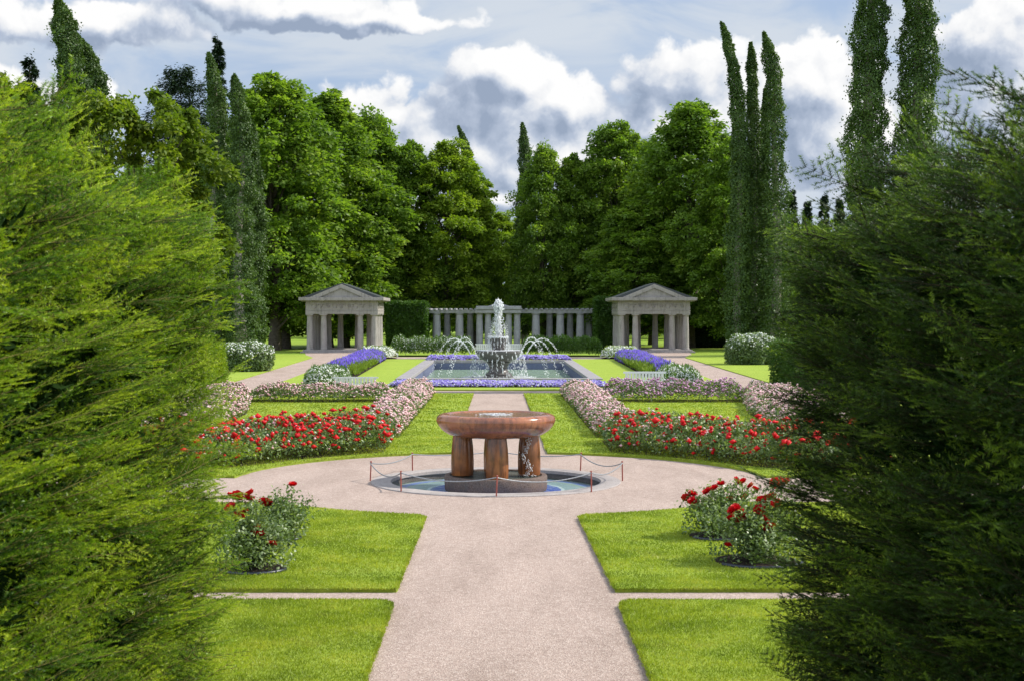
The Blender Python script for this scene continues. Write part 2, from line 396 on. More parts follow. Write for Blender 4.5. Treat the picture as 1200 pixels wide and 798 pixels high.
b.l.new(p.outputs[0], mx.inputs[1]); b.l.new(t.outputs[0], mx.inputs[2]); b.l.new(mx.outputs[0], out.inputs[0])
M['spray'] = m

M['lime'] = foliage('lime leaves', (.07, .135, .018), (.16, .26, .03), (.29, .37, .06), scale=.25, trans=.5)
M['lime_light'] = foliage('light lime leaves', (.10, .17, .014), (.20, .29, .022), (.30, .37, .045), scale=.25, trans=.5)
M['maple'] = foliage('maple leaves', (.06, .11, .012), (.13, .19, .018), (.26, .29, .03), scale=.4, trans=.5)
M['poplar'] = foliage('poplar leaves', (.03, .062, .014), (.07, .125, .026), (.14, .21, .05), scale=.5, trans=.3)
M['conifer'] = foliage('conifer needles', (.01, .025, .015), (.022, .045, .02), (.04, .07, .03), scale=.5, trans=.1)
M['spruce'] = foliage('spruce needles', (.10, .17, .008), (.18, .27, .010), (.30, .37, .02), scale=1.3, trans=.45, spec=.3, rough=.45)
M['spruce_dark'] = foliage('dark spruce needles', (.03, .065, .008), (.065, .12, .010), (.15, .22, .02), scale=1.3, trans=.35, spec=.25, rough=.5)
M['bough_dark'] = foliage('gap shade boughs', (.008, .02, .006), (.018, .04, .010), (.035, .065, .012), scale=1.3, trans=.1, rough=.95, spec=.02)  # shade in the hedge gaps put into a near-black bough colour
M['box'] = foliage('clipped hedge leaves', (.03, .07, .012), (.055, .12, .015), (.09, .17, .02), scale=.8)
M['yew_light'] = foliage('sunlit hedge leaves', (.11, .18, .012), (.2, .29, .018), (.28, .35, .03), scale=.8, trans=.45)  # sunlight on the hedges put into a brighter leaf colour
M['bushleaf'] = foliage('bush rose leaves', (.07, .11, .04), (.16, .23, .07), (.40, .46, .26), scale=3., trans=.32, rough=.4, spec=.5)
M['roseleaf'] = foliage('rose leaves', (.06, .10, .035), (.15, .225, .07), (.36, .43, .22), scale=2., trans=.3, rough=.45, spec=.45)
M['herb'] = foliage('pale herb leaves', (.10, .16, .02), (.18, .26, .03), (.28, .36, .06), scale=2.)
M['tussock'] = foliage('hedge grass leaves', (.05, .11, .02), (.10, .18, .04), (.2, .28, .1), scale=2.)
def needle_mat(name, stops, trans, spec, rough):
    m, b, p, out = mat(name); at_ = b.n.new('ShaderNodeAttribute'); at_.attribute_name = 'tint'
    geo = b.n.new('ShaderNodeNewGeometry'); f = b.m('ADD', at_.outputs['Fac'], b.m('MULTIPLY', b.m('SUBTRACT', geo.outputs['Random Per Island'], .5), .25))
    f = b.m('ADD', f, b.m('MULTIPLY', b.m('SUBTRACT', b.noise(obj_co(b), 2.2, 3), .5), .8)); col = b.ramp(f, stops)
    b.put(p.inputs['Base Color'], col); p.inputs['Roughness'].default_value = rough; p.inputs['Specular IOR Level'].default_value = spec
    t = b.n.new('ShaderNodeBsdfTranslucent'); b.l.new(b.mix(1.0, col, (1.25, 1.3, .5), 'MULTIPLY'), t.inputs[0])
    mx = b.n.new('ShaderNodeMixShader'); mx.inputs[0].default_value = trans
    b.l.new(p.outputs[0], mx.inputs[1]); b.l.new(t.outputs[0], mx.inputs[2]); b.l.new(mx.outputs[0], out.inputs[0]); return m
M['spruce_tips'] = needle_mat('sunny spruce needles', [(.1, (.010, .038, .008)), (.38, (.06, .15, .012)), (.60, (.20, .34, .016)), (.9, (.46, .56, .035))], .42, .35, .4)  # left hedge: sunlight put into the needle colour
M['spruce_dark_tips'] = needle_mat('shaded spruce needles', [(.1, (.008, .02, .005)), (.45, (.026, .060, .007)), (.7, (.066, .135, .012)), (.95, (.24, .35, .025))], .3, .3, .45)  # right hedge: same needles with shade put into the colour
def petal(name, a, c, e, trans=.25):
    return foliage(name, a, c, e, trans=trans, rough=.5, spec=.3, scale=3., tcol=(1.1, 1.1, 1.1))
M['red'] = petal('red petals', (.42, .003, .008), (.66, .006, .010), (.80, .02, .02))
M['pink'] = petal('pink petals', (.66, .34, .38), (.80, .56, .56), (.88, .78, .74))
M['mauve'] = petal('mauve petals', (.42, .18, .34), (.66, .38, .55), (.80, .66, .74))
M['violet'] = petal('violet petals', (.22, .15, .55), (.36, .29, .70), (.60, .55, .82))
M['blue'] = petal('blue petals', (.08, .04, .42), (.16, .10, .58), (.26, .2, .68))
M['whitep'] = petal('white petals', (.72, .74, .66), (.82, .84, .78), (.88, .88, .86))

# ------------------------------------------------------------------ card builders
def nrm(a): return a / np.maximum(np.linalg.norm(a, axis=-1, keepdims=True), 1e-9)
def cards(C, D, N, L, Wd, fold=.15):
    D = nrm(D); S = nrm(np.cross(D, N)); Nn = nrm(np.cross(S, D)); n = len(C)
    L = np.broadcast_to(L, n)[:, None]; Wd = np.broadcast_to(Wd, n)[:, None]
    v = np.empty((n, 4, 3), np.float32)
    v[:, 0] = C; v[:, 1] = C + D * L * .45 + S * Wd * .5 + Nn * L * fold; v[:, 2] = C + D * L; v[:, 3] = C + D * L * .45 - S * Wd * .5 + Nn * L * fold
    f = np.arange(n * 4, dtype=np.int32).reshape(n, 4)
    return v.reshape(-1, 3), f
def rv(n, r=None):
    r = r or rng
    return nrm(r.normal(size=(n, 3)))
OCT_V = np.array([(1, 0, 0), (0, 1, 0), (-1, 0, 0), (0, -1, 0), (0, 0, 1), (0, 0, -1)], np.float32)
OCT_F = np.array([(0, 1, 4), (1, 2, 4), (2, 3, 4), (3, 0, 4), (1, 0, 5), (2, 1, 5), (3, 2, 5), (0, 3, 5)], np.int32)
def blobs(C, S, jit=.35):
    n = len(C); S = np.asarray(S, np.float32)
    if S.ndim == 1: S = np.repeat(S[:, None], 3, 1)
    v = OCT_V[None] * (1 + rng.uniform(-jit, jit, (n, 6, 1))) + rng.uniform(-.2, .2, (n, 6, 3)) * jit * 2
    v = v * S[:, None, :] + C[:, None, :]
    f = (OCT_F[None] + (np.arange(n) * 6)[:, None, None]).reshape(-1, 3)
    return v.reshape(-1, 3), f

# ------------------------------------------------------------------ ground, gravel, lawns
AX = .05
PC = (-.03, 25.55)                     # round pool centre
POND = (-4.6, 4.75, 64.0, 89.5)
pond_hole = [(POND[0] + .02, POND[2] + .02), (POND[1] - .02, POND[2] + .02), (POND[1] - .02, POND[3] - .02), (POND[0] + .02, POND[3] - .02)]
pool_hole = circ(PC[0], PC[1], 2.2, 96)
tag(sheet('ground', [(-2500, -400), (2500, -400), (2500, 4000), (-2500, 4000)], [pool_hole, pond_hole], 0, M['ground']), kind='structure')
tag(sheet('gravel_court', [(-14, -4), (14, -4), (14, 56), (-14, 56)], [pool_hole], .004, M['gravel']), kind='structure')
lawn_kind = dict(kind='structure')
LZ = .05
pcx, pcy, pr = .05, 25.7, 4.87
def arc_pts(x0, x1, top, n=28):
    return [(x, pcy + (1 if top else -1) * math.sqrt(max(pr * pr - (x - pcx) ** 2, 0))) for x in np.linspace(x0, x1, n)]
lawns = {}
for s in (-1, 1):
    e0 = AX + .04 + s * 1.16
    xs = 13.9 * s
    lawns['near', s] = [(e0, -3.5), (xs, -3.5), (xs, 14.72), (e0 + s * .12, 14.72), (e0 + s * .02, 14.60), (e0, 14.4)]
    c0 = AX + .02 + s * 1.12
    pts = [(e0 + s * .02, 15.32)] + [(xs, 15.36), (xs, 22.35)] + arc_pts(pcx + s * 3.52, c0 + s * .12, False) + [(c0, 20.8)]
    lawns['middle', s] = pts
    i0 = AX + s * 1.02
    ap = arc_pts(i0, pcx + s * 4.86, True)
    lawns['bed', s] = ap + [(pcx + s * 4.95, 26.05), (xs, 26.05), (xs, 53.0), (AX + s * .95, 53.2)]
    lawns['pond', s] = None
def rough(pts, amp=.016):
    out = []; n = len(pts)
    for i in range(n):
        a, b_ = np.array(pts[i], float), np.array(pts[(i + 1) % n], float); L = np.linalg.norm(b_ - a); k = int(np.clip(L / (.14 if max(a[1], b_[1]) < 35 else .5), 1, 220))
        nn = np.array([-(b_ - a)[1], (b_ - a)[0]]) / max(L, 1e-6)
        for j in range(k):
            t = j / k; w_ = 0 if j == 0 else amp * (math.sin(t * L * 9.7 + i) * .5 + math.sin(t * L * 23.3 + i * 2) * .4 + random.uniform(-.7, .7))
            q = a + (b_ - a) * t + nn * w_; out.append((q[0], q[1]))
    return out
for (nm, s), pts in lawns.items():
    if pts: tag(sheet('lawn', rough(pts), [], LZ, M['lawn'], depth=LZ + .02), **lawn_kind)
sheetp = [(-9.25, 55.7), (9.45, 55.7), (10.6, 93.5), (-10.3, 93.5)]
tag(sheet('lawn', sheetp, [pond_hole], LZ, M['lawn'], depth=LZ + .02), **lawn_kind)
tag(sheet('gravel_path', [(-10.3, 93.5), (10.6, 93.5), (10.4, 99.3), (-10.2, 99.3)], [], .008, M['gravel']), kind='structure')
tag(sheet('gravel_path', [(-11.4, 55.9), (-9.25, 55.9), (-10.3, 99.5), (-9.2, 110), (-14.9, 110), (-14, 104), (-12.6, 97)], [], .012, M['gravel']), kind='structure')
tag(sheet('gravel_path', [(9.45, 55.9), (11.6, 55.9), (12.8, 97), (14.2, 104), (14.9, 110), (9.2, 110), (10.6, 99.5)], [], .012, M['gravel']), kind='structure')
tag(sheet('lawn', [(-11.4, 56.2), (-12.6, 97), (-13.9, 103), (-60, 103), (-60, 56.2)], [], LZ, M['lawn'], depth=LZ + .02), **lawn_kind)
tag(sheet('lawn', [(11.6, 56.2), (60, 56.2), (60, 103), (13.9, 103), (12.8, 97)], [], LZ, M['lawn'], depth=LZ + .02), **lawn_kind)

# grass blades
def inpoly(P, poly):
    x, y = P[:, 0], P[:, 1]; ins = np.zeros(len(P), bool); n = len(poly)
    for i in range(n):
        x1, y1 = poly[i]; x2, y2 = poly[(i + 1) % n]
        if y1 == y2: continue
        c = ((y1 > y) != (y2 > y)) & (x < (x2 - x1) * (y - y1) / (y2 - y1) + x1); ins ^= c
    return ins
def edge_dist(P, poly):
    d = np.full(len(P), 1e9); n = len(poly)
    for i in range(n):
        a = np.array(poly[i], float); b_ = np.array(poly[(i + 1) % n], float); ab = b_ - a; L2 = (ab ** 2).sum() + 1e-9
        t = np.clip(((P - a) @ ab) / L2, 0, 1); d = np.minimum(d, np.linalg.norm(P - (a + t[:, None] * ab), axis=1))
    return d
def view_ok(P, pad=.3):
    k = P[:, 0] / np.maximum(P[:, 1], .1)
    return (k > -.37) & (k < .39)
clear_spots = []     # no grass under the rose bushes
def grass(poly, y0, y1, dens_, h, wd, xmax):
    X0 = min(p[0] for p in poly); X1 = max(p[0] for p in poly)
    X0 = max(X0, -xmax); X1 = min(X1, xmax); Y0 = max(min(p[1] for p in poly), y0); Y1 = min(max(p[1] for p in poly), y1)
    if Y1 <= Y0: return None
    n = int((X1 - X0) * (Y1 - Y0) * dens_); P = np.stack([rng.uniform(X0, X1, n), rng.uniform(Y0, Y1, n)], 1)
    P = P[inpoly(P, poly) & view_ok(P)]
    for (cx, cy, r) in clear_spots: P = P[(P[:, 0] - cx) ** 2 + (P[:, 1] - cy) ** 2 > r * r]
    # a fringe hanging over the edge
    E = []
    for i in range(len(poly)):
        a = np.array(poly[i]); b_ = np.array(poly[(i + 1) % len(poly)]); L = np.linalg.norm(b_ - a); k = int(min(L, 40) * dens_ * .09)
        t = rng.uniform(0, 1, k)[:, None]; E.append(a + (b_ - a) * t + rng.normal(0, .012, (k, 2)))
    E = np.concatenate(E); E = E[view_ok(E) & (np.abs(E[:, 0]) < xmax) & (E[:, 1] > y0) & (E[:, 1] < y1)]
    P = np.concatenate([P, E]); n = len(P)
    patch = .7 + .6 * (np.sin(P[:, 0] * 2.1 + 1.3 * np.sin(P[:, 1] * 1.7)) * .25 + .5)
    C = np.column_stack([P, np.full(n, LZ - .008)]); C[len(C) - len(E):, 2] = LZ - .015
    D = np.column_stack([rng.normal(0, .5, (n, 2)), np.ones(n)]); N = rv(n)
    hh = h * rng.uniform(.5, 1.25, n) * patch
    return cards(C, D, N, hh, wd * rng.uniform(.7, 1.3, n), .05)
bushes = [  # x, y, radius, height, flowers
    ('left_front', G(298, 671), .50, .84, 8), ('left_back', G(324, 634), .44, .72, 4),
    ('right_back', G(842, 632), .52, .80, 12), ('right_front', G(887, 662), .66, 1.0, 16)]
for nm, (x, y), r, h, k in bushes: clear_spots.append((x, y, r * .75))
VV, FF, off = [], [], 0
for (nm, s), pts in lawns.items():
    if not pts: continue
    for (y0, y1, dn, h, wd, xm) in ((10.5, 16, 7000, .036, .006, 4.5), (16, 24, 3600, .036, .008, 5.5), (24, 36, 900, .04, .014, 8), (36, 54, 260, .045, .025, 10)):
        r = grass(pts, y0, y1, dn, h, wd, xm)
        if r is None: continue
        VV.append(r[0]); FF.append(r[1] + off); off += len(r[0])
grass_me = np_mesh('grass', np.concatenate(VV), np.concatenate(FF))
tag(link('grass', grass_me, M['blade']), kind='stuff')

def disc(r, z, seg=96):
    mb = MB(); mb.v = [(r * math.cos(2 * math.pi * k / seg), r * math.sin(2 * math.pi * k / seg), z) for k in range(seg)]; mb.f = [tuple(range(seg))]; return mb
# ------------------------------------------------------------------ bowl fountain
bf = empty('bowl_fountain', (PC[0], PC[1], 0), label='low red granite bowl fountain on stout pillars in the middle of the gravel circle', cat='fountain')
mb = MB()
prof = [(0, .83), (.56, .815), (.73, .822), (.86, .86), (.965, .93), (1.04, 1.02), (1.07, 1.10), (1.062, 1.155), (1.03, 1.193), (.97, 1.215), (.90, 1.218), (.85, 1.212), (.83, 1.19), (.75, 1.165), (.5, 1.11), (.2, 1.09), (0, 1.085)]
mb.lathe([(max(r, .001), z) for r, z in prof], 72); mb.build('bowl', M['redgranite'], bf, smooth=60)
mb = disc(.834, 1.196); ow = mb.build('bowl_water', M['bowlwater'], bf)
for k in range(4):
    a = R(-90 + 90 * k + 2); mb = MB()
    pr_ = [(.197, .12), (.203, .2), (.205, .35), (.200, .5), (.190, .65), (.176, .76), (.168, .825)]
    mb.lathe(pr_, 28, (.60 * math.cos(a), .60 * math.sin(a), 0)); mb.build('pillar', M['wetgranite'], bf, smooth=50)
mb = MB(); mb.lathe([(.90, -.17), (.92, -.10), (.925, .10), (.91, .125), (.87, .13), (.83, .125), (.82, .09), (.02, .09)], 64); mb.build('drum', M['drumstone'], bf, smooth=40)
mb = disc(.822, .112); mb.build('drum_water', M['poolwater'], bf)
mb = MB(); mb.lathe([(2.235, -.02), (2.24, .012), (2.23, .022), (1.90, .028), (1.885, .02), (1.88, -.03), (1.90, -.045), (2.2, -.05)], 96, closed=True); mb.build('kerb', M['slab'], bf, smooth=35)
mb = MB(); mb.lathe([(1.91, -.03), (1.90, -.24), (1.98, -.24), (1.98, -.04)], 96, closed=True); mb.build('pool_wall', M['darkstone'], bf, smooth=35)
mb = disc(1.93, -.145); mb.build('pool_floor', M['mosaic'], bf)
me = bpy.data.meshes.new('pool_water'); vs = []; fs = []
for k in range(96):
    a = 2 * math.pi * k / 96
    vs += [(.915 * math.cos(a), .915 * math.sin(a), -.125), (1.905 * math.cos(a), 1.905 * math.sin(a), -.125)]
    j = (k + 1) % 96; fs.append((2 * k, 2 * k + 1, 2 * j + 1, 2 * j))
me.from_pydata(vs, [], fs); me.update(); link('pool_water', me, M['poolwater'], bf)
# water trickling from the rim over the right pillar
n = 170; t = rng.uniform(0, 1, n)
C = np.column_stack([.60 + .0 + rng.normal(0, .03, n) - .05 + .05 * np.sin(t * 9), -.20 - rng.uniform(0, .04, n) * 1., .13 + t * .69])
v_, f_ = blobs(C, np.column_stack([rng.uniform(.004, .009, n), rng.uniform(.004, .009, n), rng.uniform(.005, .02, n)]))
link('trickle', np_mesh('trickle', v_, f_), M['spray'], bf)
n = 120; a = rng.uniform(0, 2 * math.pi, n); rr = rng.uniform(0, .2, n)
v_, f_ = blobs(np.column_stack([.56 + rr * np.cos(a), -.12 + rr * np.sin(a) * .6, rng.uniform(.10, .15, n)]), rng.uniform(.004, .012, n))
link('splash', np_mesh('splash', v_, f_), M['spray'], bf)
# bubbling water in the middle of the bowl
n = 260; a = rng.uniform(0, 2 * math.pi, n); rr = np.abs(rng.normal(0, .16, n))
v_, f_ = blobs(np.column_stack([rr * np.cos(a), rr * np.sin(a), 1.198 + rng.uniform(0, .02, n) * np.exp(-rr * 3)]), np.column_stack([rng.uniform(.02, .05, n), rng.uniform(.02, .05, n), rng.uniform(.003, .008, n)]))
link('ripple', np_mesh('ripple', v_, f_), M['spray'], bf)

cb_ = empty('chain_barrier', (PC[0] + .01, PC[1] + .05, 0), label='ring of thin red brown posts joined by sagging chains round the bowl fountain', cat='chain barrier')
pp = []
for k in range(8):
    a = R(-90 + 45 * k); x, y = 2.27 * math.cos(a), 2.27 * math.sin(a); pp.append((x, y))
    lx, ly = (.03, 0) if k % 3 == 0 else (-.01, .02)
    mb = MB(); mb.tube([(x, y, 0), (x + lx * .5, y, .33), (x + lx * .5, y, .34)], [.013, .012, .012], 10); mb.lathe([(.010, .335), (.017, .345), (.017, .356), (.008, .364)], 10, (x + lx * .5, y, 0))
    mb.build('post', M['post'], cb_, smooth=40)
for k in range(8):
    (x0, y0), (x1, y1) = pp[k], pp[(k + 1) % 8]; sag = [.11, .10, .13, .07, .05, .08, .14, .10][k]
    pts = [(x0 + (x1 - x0) * t, y0 + (y1 - y0) * t, .325 - sag * 4 * t * (1 - t)) for t in np.linspace(0, 1, 60)]
    mb = MB(); mb.tube(pts, [.0085 + .0035 * (i % 2) for i in range(60)], 6); mb.build('chain', M['chain'], cb_, smooth=60)

# ------------------------------------------------------------------ rectangular pond + tiered fountain
pb = empty('pond_basin', (0.07, 77, 0), label='sunken rectangular stone pond edged with a grey kerb behind the bowl fountain', cat='pond')
x0, x1, y0, y1 = POND[0] - .07, POND[1] - .07, POND[2] - 77, POND[3] - 77
def frame(mb, x0, x1, y0, y1, w_, z0, z1):
    mb.box(x0, x1, y0, y0 + w_, z0, z1); mb.box(x0, x1, y1 - w_, y1, z0, z1)
    mb.box(x0, x0 + w_, y0 + w_, y1 - w_, z0, z1); mb.box(x1 - w_, x1, y0 + w_, y1 - w_, z0, z1)
mb = MB(); frame(mb, x0, x1, y0, y1, .62, -.06, .11); mb.build('kerb', M['pondkerb'], pb, bevel=.02)
mb = MB(); frame(mb, x0 + .08, x1 - .08, y0 + .08, y1 - .08, .58, -.9, -.062); mb.build('pool_wall', M['poolwall'], pb)
mb = MB(); mb.box(x0 + .1, x1 - .1, y0 + .1, y1 - .1, -.95, -.9); mb.build('pool_floor', M['slab'], pb)
mb = MB(); mb.v = [(POND[0] + .7, POND[2] + .7, -.45), (POND[1] - .7, POND[2] + .7, -.45), (POND[1] - .7, POND[3] - .7, -.45), (POND[0] + .7, POND[3] - .7, -.45)]; mb.f = [(0, 1, 2, 3)]
tag(mb.build('water', M['pondwater']), kind='structure')

TF = (.05, 77.0)
tf = empty('tiered_fountain', (*TF, -.45), label='dark wet two tiered fountain with a tall white jet in the rectangular pond', cat='fountain')
mb = MB(); mb.lathe([(.80, -.3), (.80, .10), (.72, .14), (.74, .22), (.60, .30), (.50, .42), (.48, .55), (.55, .72), (.66, .85)], 40)
mb.build('pedestal', M['darkstone'], tf, smooth=40)
mb = MB(); mb.lathe([(.45, .84), (.68, .88), (.9, .98), (1.08, 1.12), (1.20, 1.30), (1.24, 1.42), (1.22, 1.48), (1.15, 1.46), (1.0, 1.40), (.02, 1.36)], 48)
mb.build('lower_bowl', M['darkstone'], tf, smooth=50)
mb = MB(); mb.lathe([(.34, 1.38), (.33, 1.5), (.36, 1.7), (.42, 1.92), (.47, 2.06), (.52, 2.14), (.49, 2.18), (.42, 2.15), (.02, 2.12)], 36)
mb.build('upper_bowl', M['darkstone'], tf, smooth=50)
# falling curtains and jet as droplets
def drops(name, C, S, parent, matn='spray'):
    v_, f_ = blobs(C, S); return link(name, np_mesh(name, v_, f_), M[matn], parent)
n = 3600; t = rng.beta(1.0, .9, n); a = rng.uniform(0, 2 * math.pi, n); rr = np.abs(rng.normal(0, 1, n)) * (.045 + .028 * t + .075 * np.exp(-((t - .88) / .10) ** 2) + .05 * (1 - t) ** 3)
Cj = np.column_stack([rr * np.cos(a), rr * np.sin(a), 2.15 + t * 2.0 - .5 * np.clip(rr - .08, 0, 1) + rng.normal(0, .04, n)])
Sj = np.column_stack([rng.uniform(.012, .035, n)] * 2 + [rng.uniform(.03, .10, n)])
drops('jet', Cj, Sj, tf)
n = 1300; t = rng.uniform(0, 1, n); a = rng.uniform(0, 2 * math.pi, n); rr = .08 + .50 * t ** 1.4 + rng.normal(0, .06, n)
drops('jet_spray', np.column_stack([rr * np.cos(a), rr * np.sin(a), 3.6 - 1.5 * t ** 1.3 + rng.normal(0, .12, n)]), rng.uniform(.006, .022, n), tf)
def curtain(name, r0, z0, z1, spread, n, k):
    a = (rng.integers(0, k, n) + rng.normal(0, .12, n)) * 2 * math.pi / k; t = rng.uniform(0, 1, n) ** .9; rr = r0 + spread * np.sqrt(t) * (.5 + .8 * (np.sin(a * 5) * .5 + .5)) + rng.normal(0, .05, n) * t
    return drops(name, np.column_stack([rr * np.cos(a), rr * np.sin(a), z0 + (z1 - z0) * t]), np.column_stack([rng.uniform(.007, .018, n)] * 2 + [rng.uniform(.03, .11, n)]), tf)
curtain('upper_curtain', .50, 2.14, 1.5, .10, 260, 19)
curtain('lower_curtain', 1.24, 1.44, .05, .30, 620, 31)
n = 700; a = rng.uniform(0, 2 * math.pi, n); rr = rng.uniform(.9, 2.0, n)
drops('foam', np.column_stack([rr * np.cos(a), rr * np.sin(a), rng.uniform(.0, .06, n)]), np.column_stack([rng.uniform(.03, .12, n)] * 2 + [rng.uniform(.01, .03, n)]), tf)
n = 500; a = rng.uniform(0, 2 * math.pi, n); rr = .5 + rng.uniform(-.06, .03, n)
drops('rim_foam', np.column_stack([rr * np.cos(a), rr * np.sin(a), rng.uniform(2.13, 2.22, n)]), rng.uniform(.015, .045, n), tf)
n = 700; a = rng.uniform(0, 2 * math.pi, n); rr = rng.uniform(.5, 1.2, n)
drops('bowl_foam', np.column_stack([rr * np.cos(a), rr * np.sin(a), rng.uniform(1.44, 1.5, n)]), np.column_stack([rng.uniform(.02, .08, n)] * 2 + [rng.uniform(.01, .03, n)]), tf)
for k, (a, ln, hp) in enumerate([(-18, 1.9, 1.6), (14, 2.4, 1.75), (40, 2.2, 1.8), (-42, 2.0, 1.6), (198, 1.9, 1.6), (166, 2.4, 1.75), (140, 2.2, 1.8), (222, 2.0, 1.6)]):
    # each arc rises from a nozzle in the pond and falls outwards
    a = R(a); r0 = 1.45; n = 190; t = rng.uniform(0, 1, n); rr = r0 + ln * t; z = 1.0 + hp * 4 * t * (1 - t) * .75 - .9 * t ** 2
    wob = rng.normal(0, .012 + .04 * t[:, None] ** 2, (n, 3))
    C = np.column_stack([rr * math.cos(a), rr * math.sin(a), z]) + wob
    drops('water_arc', C, np.column_stack([.022 + 0 * t, .012 + 0 * t, .026 + 0 * t]) * rng.uniform(.5, 1.1, n)[:, None], tf)

# ------------------------------------------------------------------ pavilions
def pavilion(cx, name_label, rel):
    p_ = empty('garden_pavilion', (cx, 112.9, 0), label=name_label, cat='pavilion', group='stone temple pavilions')
    g_, s_ = M['granite'], M['slate']
    mb = MB(); mb.box(-3.15, 3.15, -3.25, 3.25, 0, .12); mb.box(-2.98, 2.98, -3.08, 3.08, .12, .24); mb.build('platform', g_, p_, bevel=.015)
    pos = []
    for x in (-2.5, -1.42, 1.42, 2.5): pos.append((x, -2.62))
    for x in (-2.5, -1.65, -.7, .7, 1.65, 2.5): pos.append((x, 2.62))
    for y in (-1.6, 0, 1.6):
        for x in (-2.5, 2.5): pos.append((x, y))
    for (x, y) in pos:
        mb = MB(); mb.lathe([(.27, .24), (.275, .34), (.25, .36), (.242, 1.2), (.225, 2.1), (.205, 2.80), (.21, 2.82), (.26, 2.88), (.26, 2.90)], 20, (x, y, 0))
        mb.box(x - .29, x + .29, y - .29, y + .29, 2.90, 2.98); mb.build('column', g_, p_, smooth=40)
    mb = MB()
    def ring(o, z0, z1, th=.56):
        frame(mb, -o, o, -o - .1, o + .1, th, z0, z1)
    ring(2.80, 2.98, 3.20); ring(2.82, 3.203, 3.26); ring(2.79, 3.263, 3.95)
    mb.build('entablature', g_, p_, bevel=.012)
    mb = MB()
    rr_ = random.Random(3)
    for side in (0, 1, 2, 3):
        for k in range(9):
            x = -2.4 + 4.8 * (k + .5) / 9
            def place(vs):
                return [((q[0], -2.89 - q[1], q[2]) if side == 0 else ((-q[0], 2.89 + q[1], q[2]) if side == 1 else ((2.79 + q[1], q[0], q[2]) if side == 2 else (-2.79 - q[1], -q[0], q[2])))) for q in vs]
            sub = MB(); kind = k % 3
            if kind == 0: ring_pts = [(x + .17 * math.cos(a), .02, 3.60 + .19 * math.sin(a)) for a in np.linspace(0, 2 * math.pi, 16)]
            elif kind == 1: ring_pts = [(x - .22 + .44 * t, .02, 3.60 + .14 * math.sin(t * 9)) for t in np.linspace(0, 1, 16)]
            else: ring_pts = [(x + .15 * t * math.cos(a), .02, 3.6 + .16 * t * math.sin(a)) for t, a in zip(np.linspace(.2, 1.2, 18), np.linspace(0, 9, 18))]
            sub.tube(ring_pts, .032, 6); mb.add(place(sub.v), sub.f)
    mb.build('frieze_relief', g_, p_, smooth=50)
    mb = MB(); 
    mb.box(-3.05, 3.05, -3.15, 3.15, 3.953, 4.02); mb.box(-3.28, 3.28, -3.38, 3.38, 4.023, 4.26)
    for k in range(6):
        x = -2.5 + k * 1.0; mb.box(x - .2, x + .2, -3.3, -3.153, 3.955, 4.02); mb.box(x - .2, x + .2, 3.153, 3.3, 3.955, 4.02)
        mb.box(3.053, 3.2, x - .2, x + .2, 3.955, 4.02); mb.box(-3.2, -3.053, x - .2, x + .2, 3.955, 4.02)
    mb.build('cornice', g_, p_, bevel=.012)
    # pediments front and back
    for y0_, y1_ in ((-3.30, -3.02), (3.02, 3.30)):
        mb = MB(); hw, hh = 2.45, 1.02; z = 4.263
        for sg in (-1, 1):
            mb.prism([(sg * hw, z), (sg * (hw - .75), z), (0, z + hh - .30), (0, z + hh)][::sg], y0_, y1_, 'y')
        ty0 = y0_ + .10 if y0_ < 0 else y0_; ty1 = y1_ if y0_ < 0 else y1_ - .10
        mb.prism([(-(hw - .76), z), ((hw - .76), z), (0, z + hh - .305)], ty0, ty1, 'y')
        mb.build('pediment', g_, p_)
    mb = MB(); z = 4.263
    A = [(-3.1, -3.0, z), (3.1, -3.0, z), (3.1, 3.0, z), (-3.1, 3.0, z), (0, -3.0, z + 1.12), (0, 3.0, z + 1.12)]
    mb.add(A, [(0, 3, 2, 1), (0, 1, 4), (2, 3, 5), (0, 4, 5, 3), (1, 2, 5, 4)]); mb.build('roof', s_, p_)
    mb = MB(); mb.box(-2.2, 2.2, -2.2, 2.2, 3.6, 3.7); mb.build('ceiling', g_, p_)
pavilion(-12.05, 'sunlit stone temple pavilion left of the pond with a bright right side', 0)
pavilion(12.1, 'shaded stone temple pavilion right of the pond with a dark interior', 1)

# ------------------------------------------------------------------ pergola
PY = 122.
pg = empty('pergola', (0, PY, 0), label='long grey stone colonnade pergola behind the pond with a raised middle bay', cat='pergola')
def pcol(u, dy, r=.36):
    x = XU(u, PY + dy); mb = MB(); mb.lathe([(r * 1.15, 0), (r * 1.15, .2), (r, .25), (r * .97, 1.5), (r * .86, 2.92), (r * 1.1, 2.98), (r * 1.1, 3.05)], 16, (x, dy, 0)); mb.build('column', M['granite_grey'], pg, smooth=40)
for u in (511.7, 538.5, 628, 656.5, 680, 699.5): pcol(u, 0)
for u in (524, 551, 644, 668, 690): pcol(u, 3.2, .30)
for u in (562, 572, 596, 606): pcol(u, -.5, .30)
xa, xb = XU(501, PY), XU(703, PY)
mb = MB(); mb.box(xa, xb, -.32, .32, 3.05, 3.34); mb.box(xa, xb, 2.9, 3.5, 3.05, 3.34); mb.box(XU(557, PY), XU(611, PY), -.95, -.4, 3.052, 3.36); mb.build('beam', M['granite_grey'], pg, bevel=.02)
mb = MB()
for k in range(34):
    x = xa + .2 + (xb - xa - .4) * k / 33
    if XU(559, PY) < x < XU(610, PY): continue
    mb.box(x - .09, x + .09, -.7, 3.9, 3.343, 3.46)
mb.build('rafters', M['granite_grey'], pg)
mb = MB(); mb.box(XU(558, PY), XU(611, PY), -1.05, 3.9, 3.365, 3.66); mb.build('portico_block', M['granite_grey'], pg, bevel=.02)
mb = MB(); xm = XU(584.5, PY); mb.prism([(xm - .9, 3.663), (xm + .9, 3.663), (xm, 3.95)], -.9, 3.7, 'y'); mb.build('portico_roof', M['granite_grey'], pg)

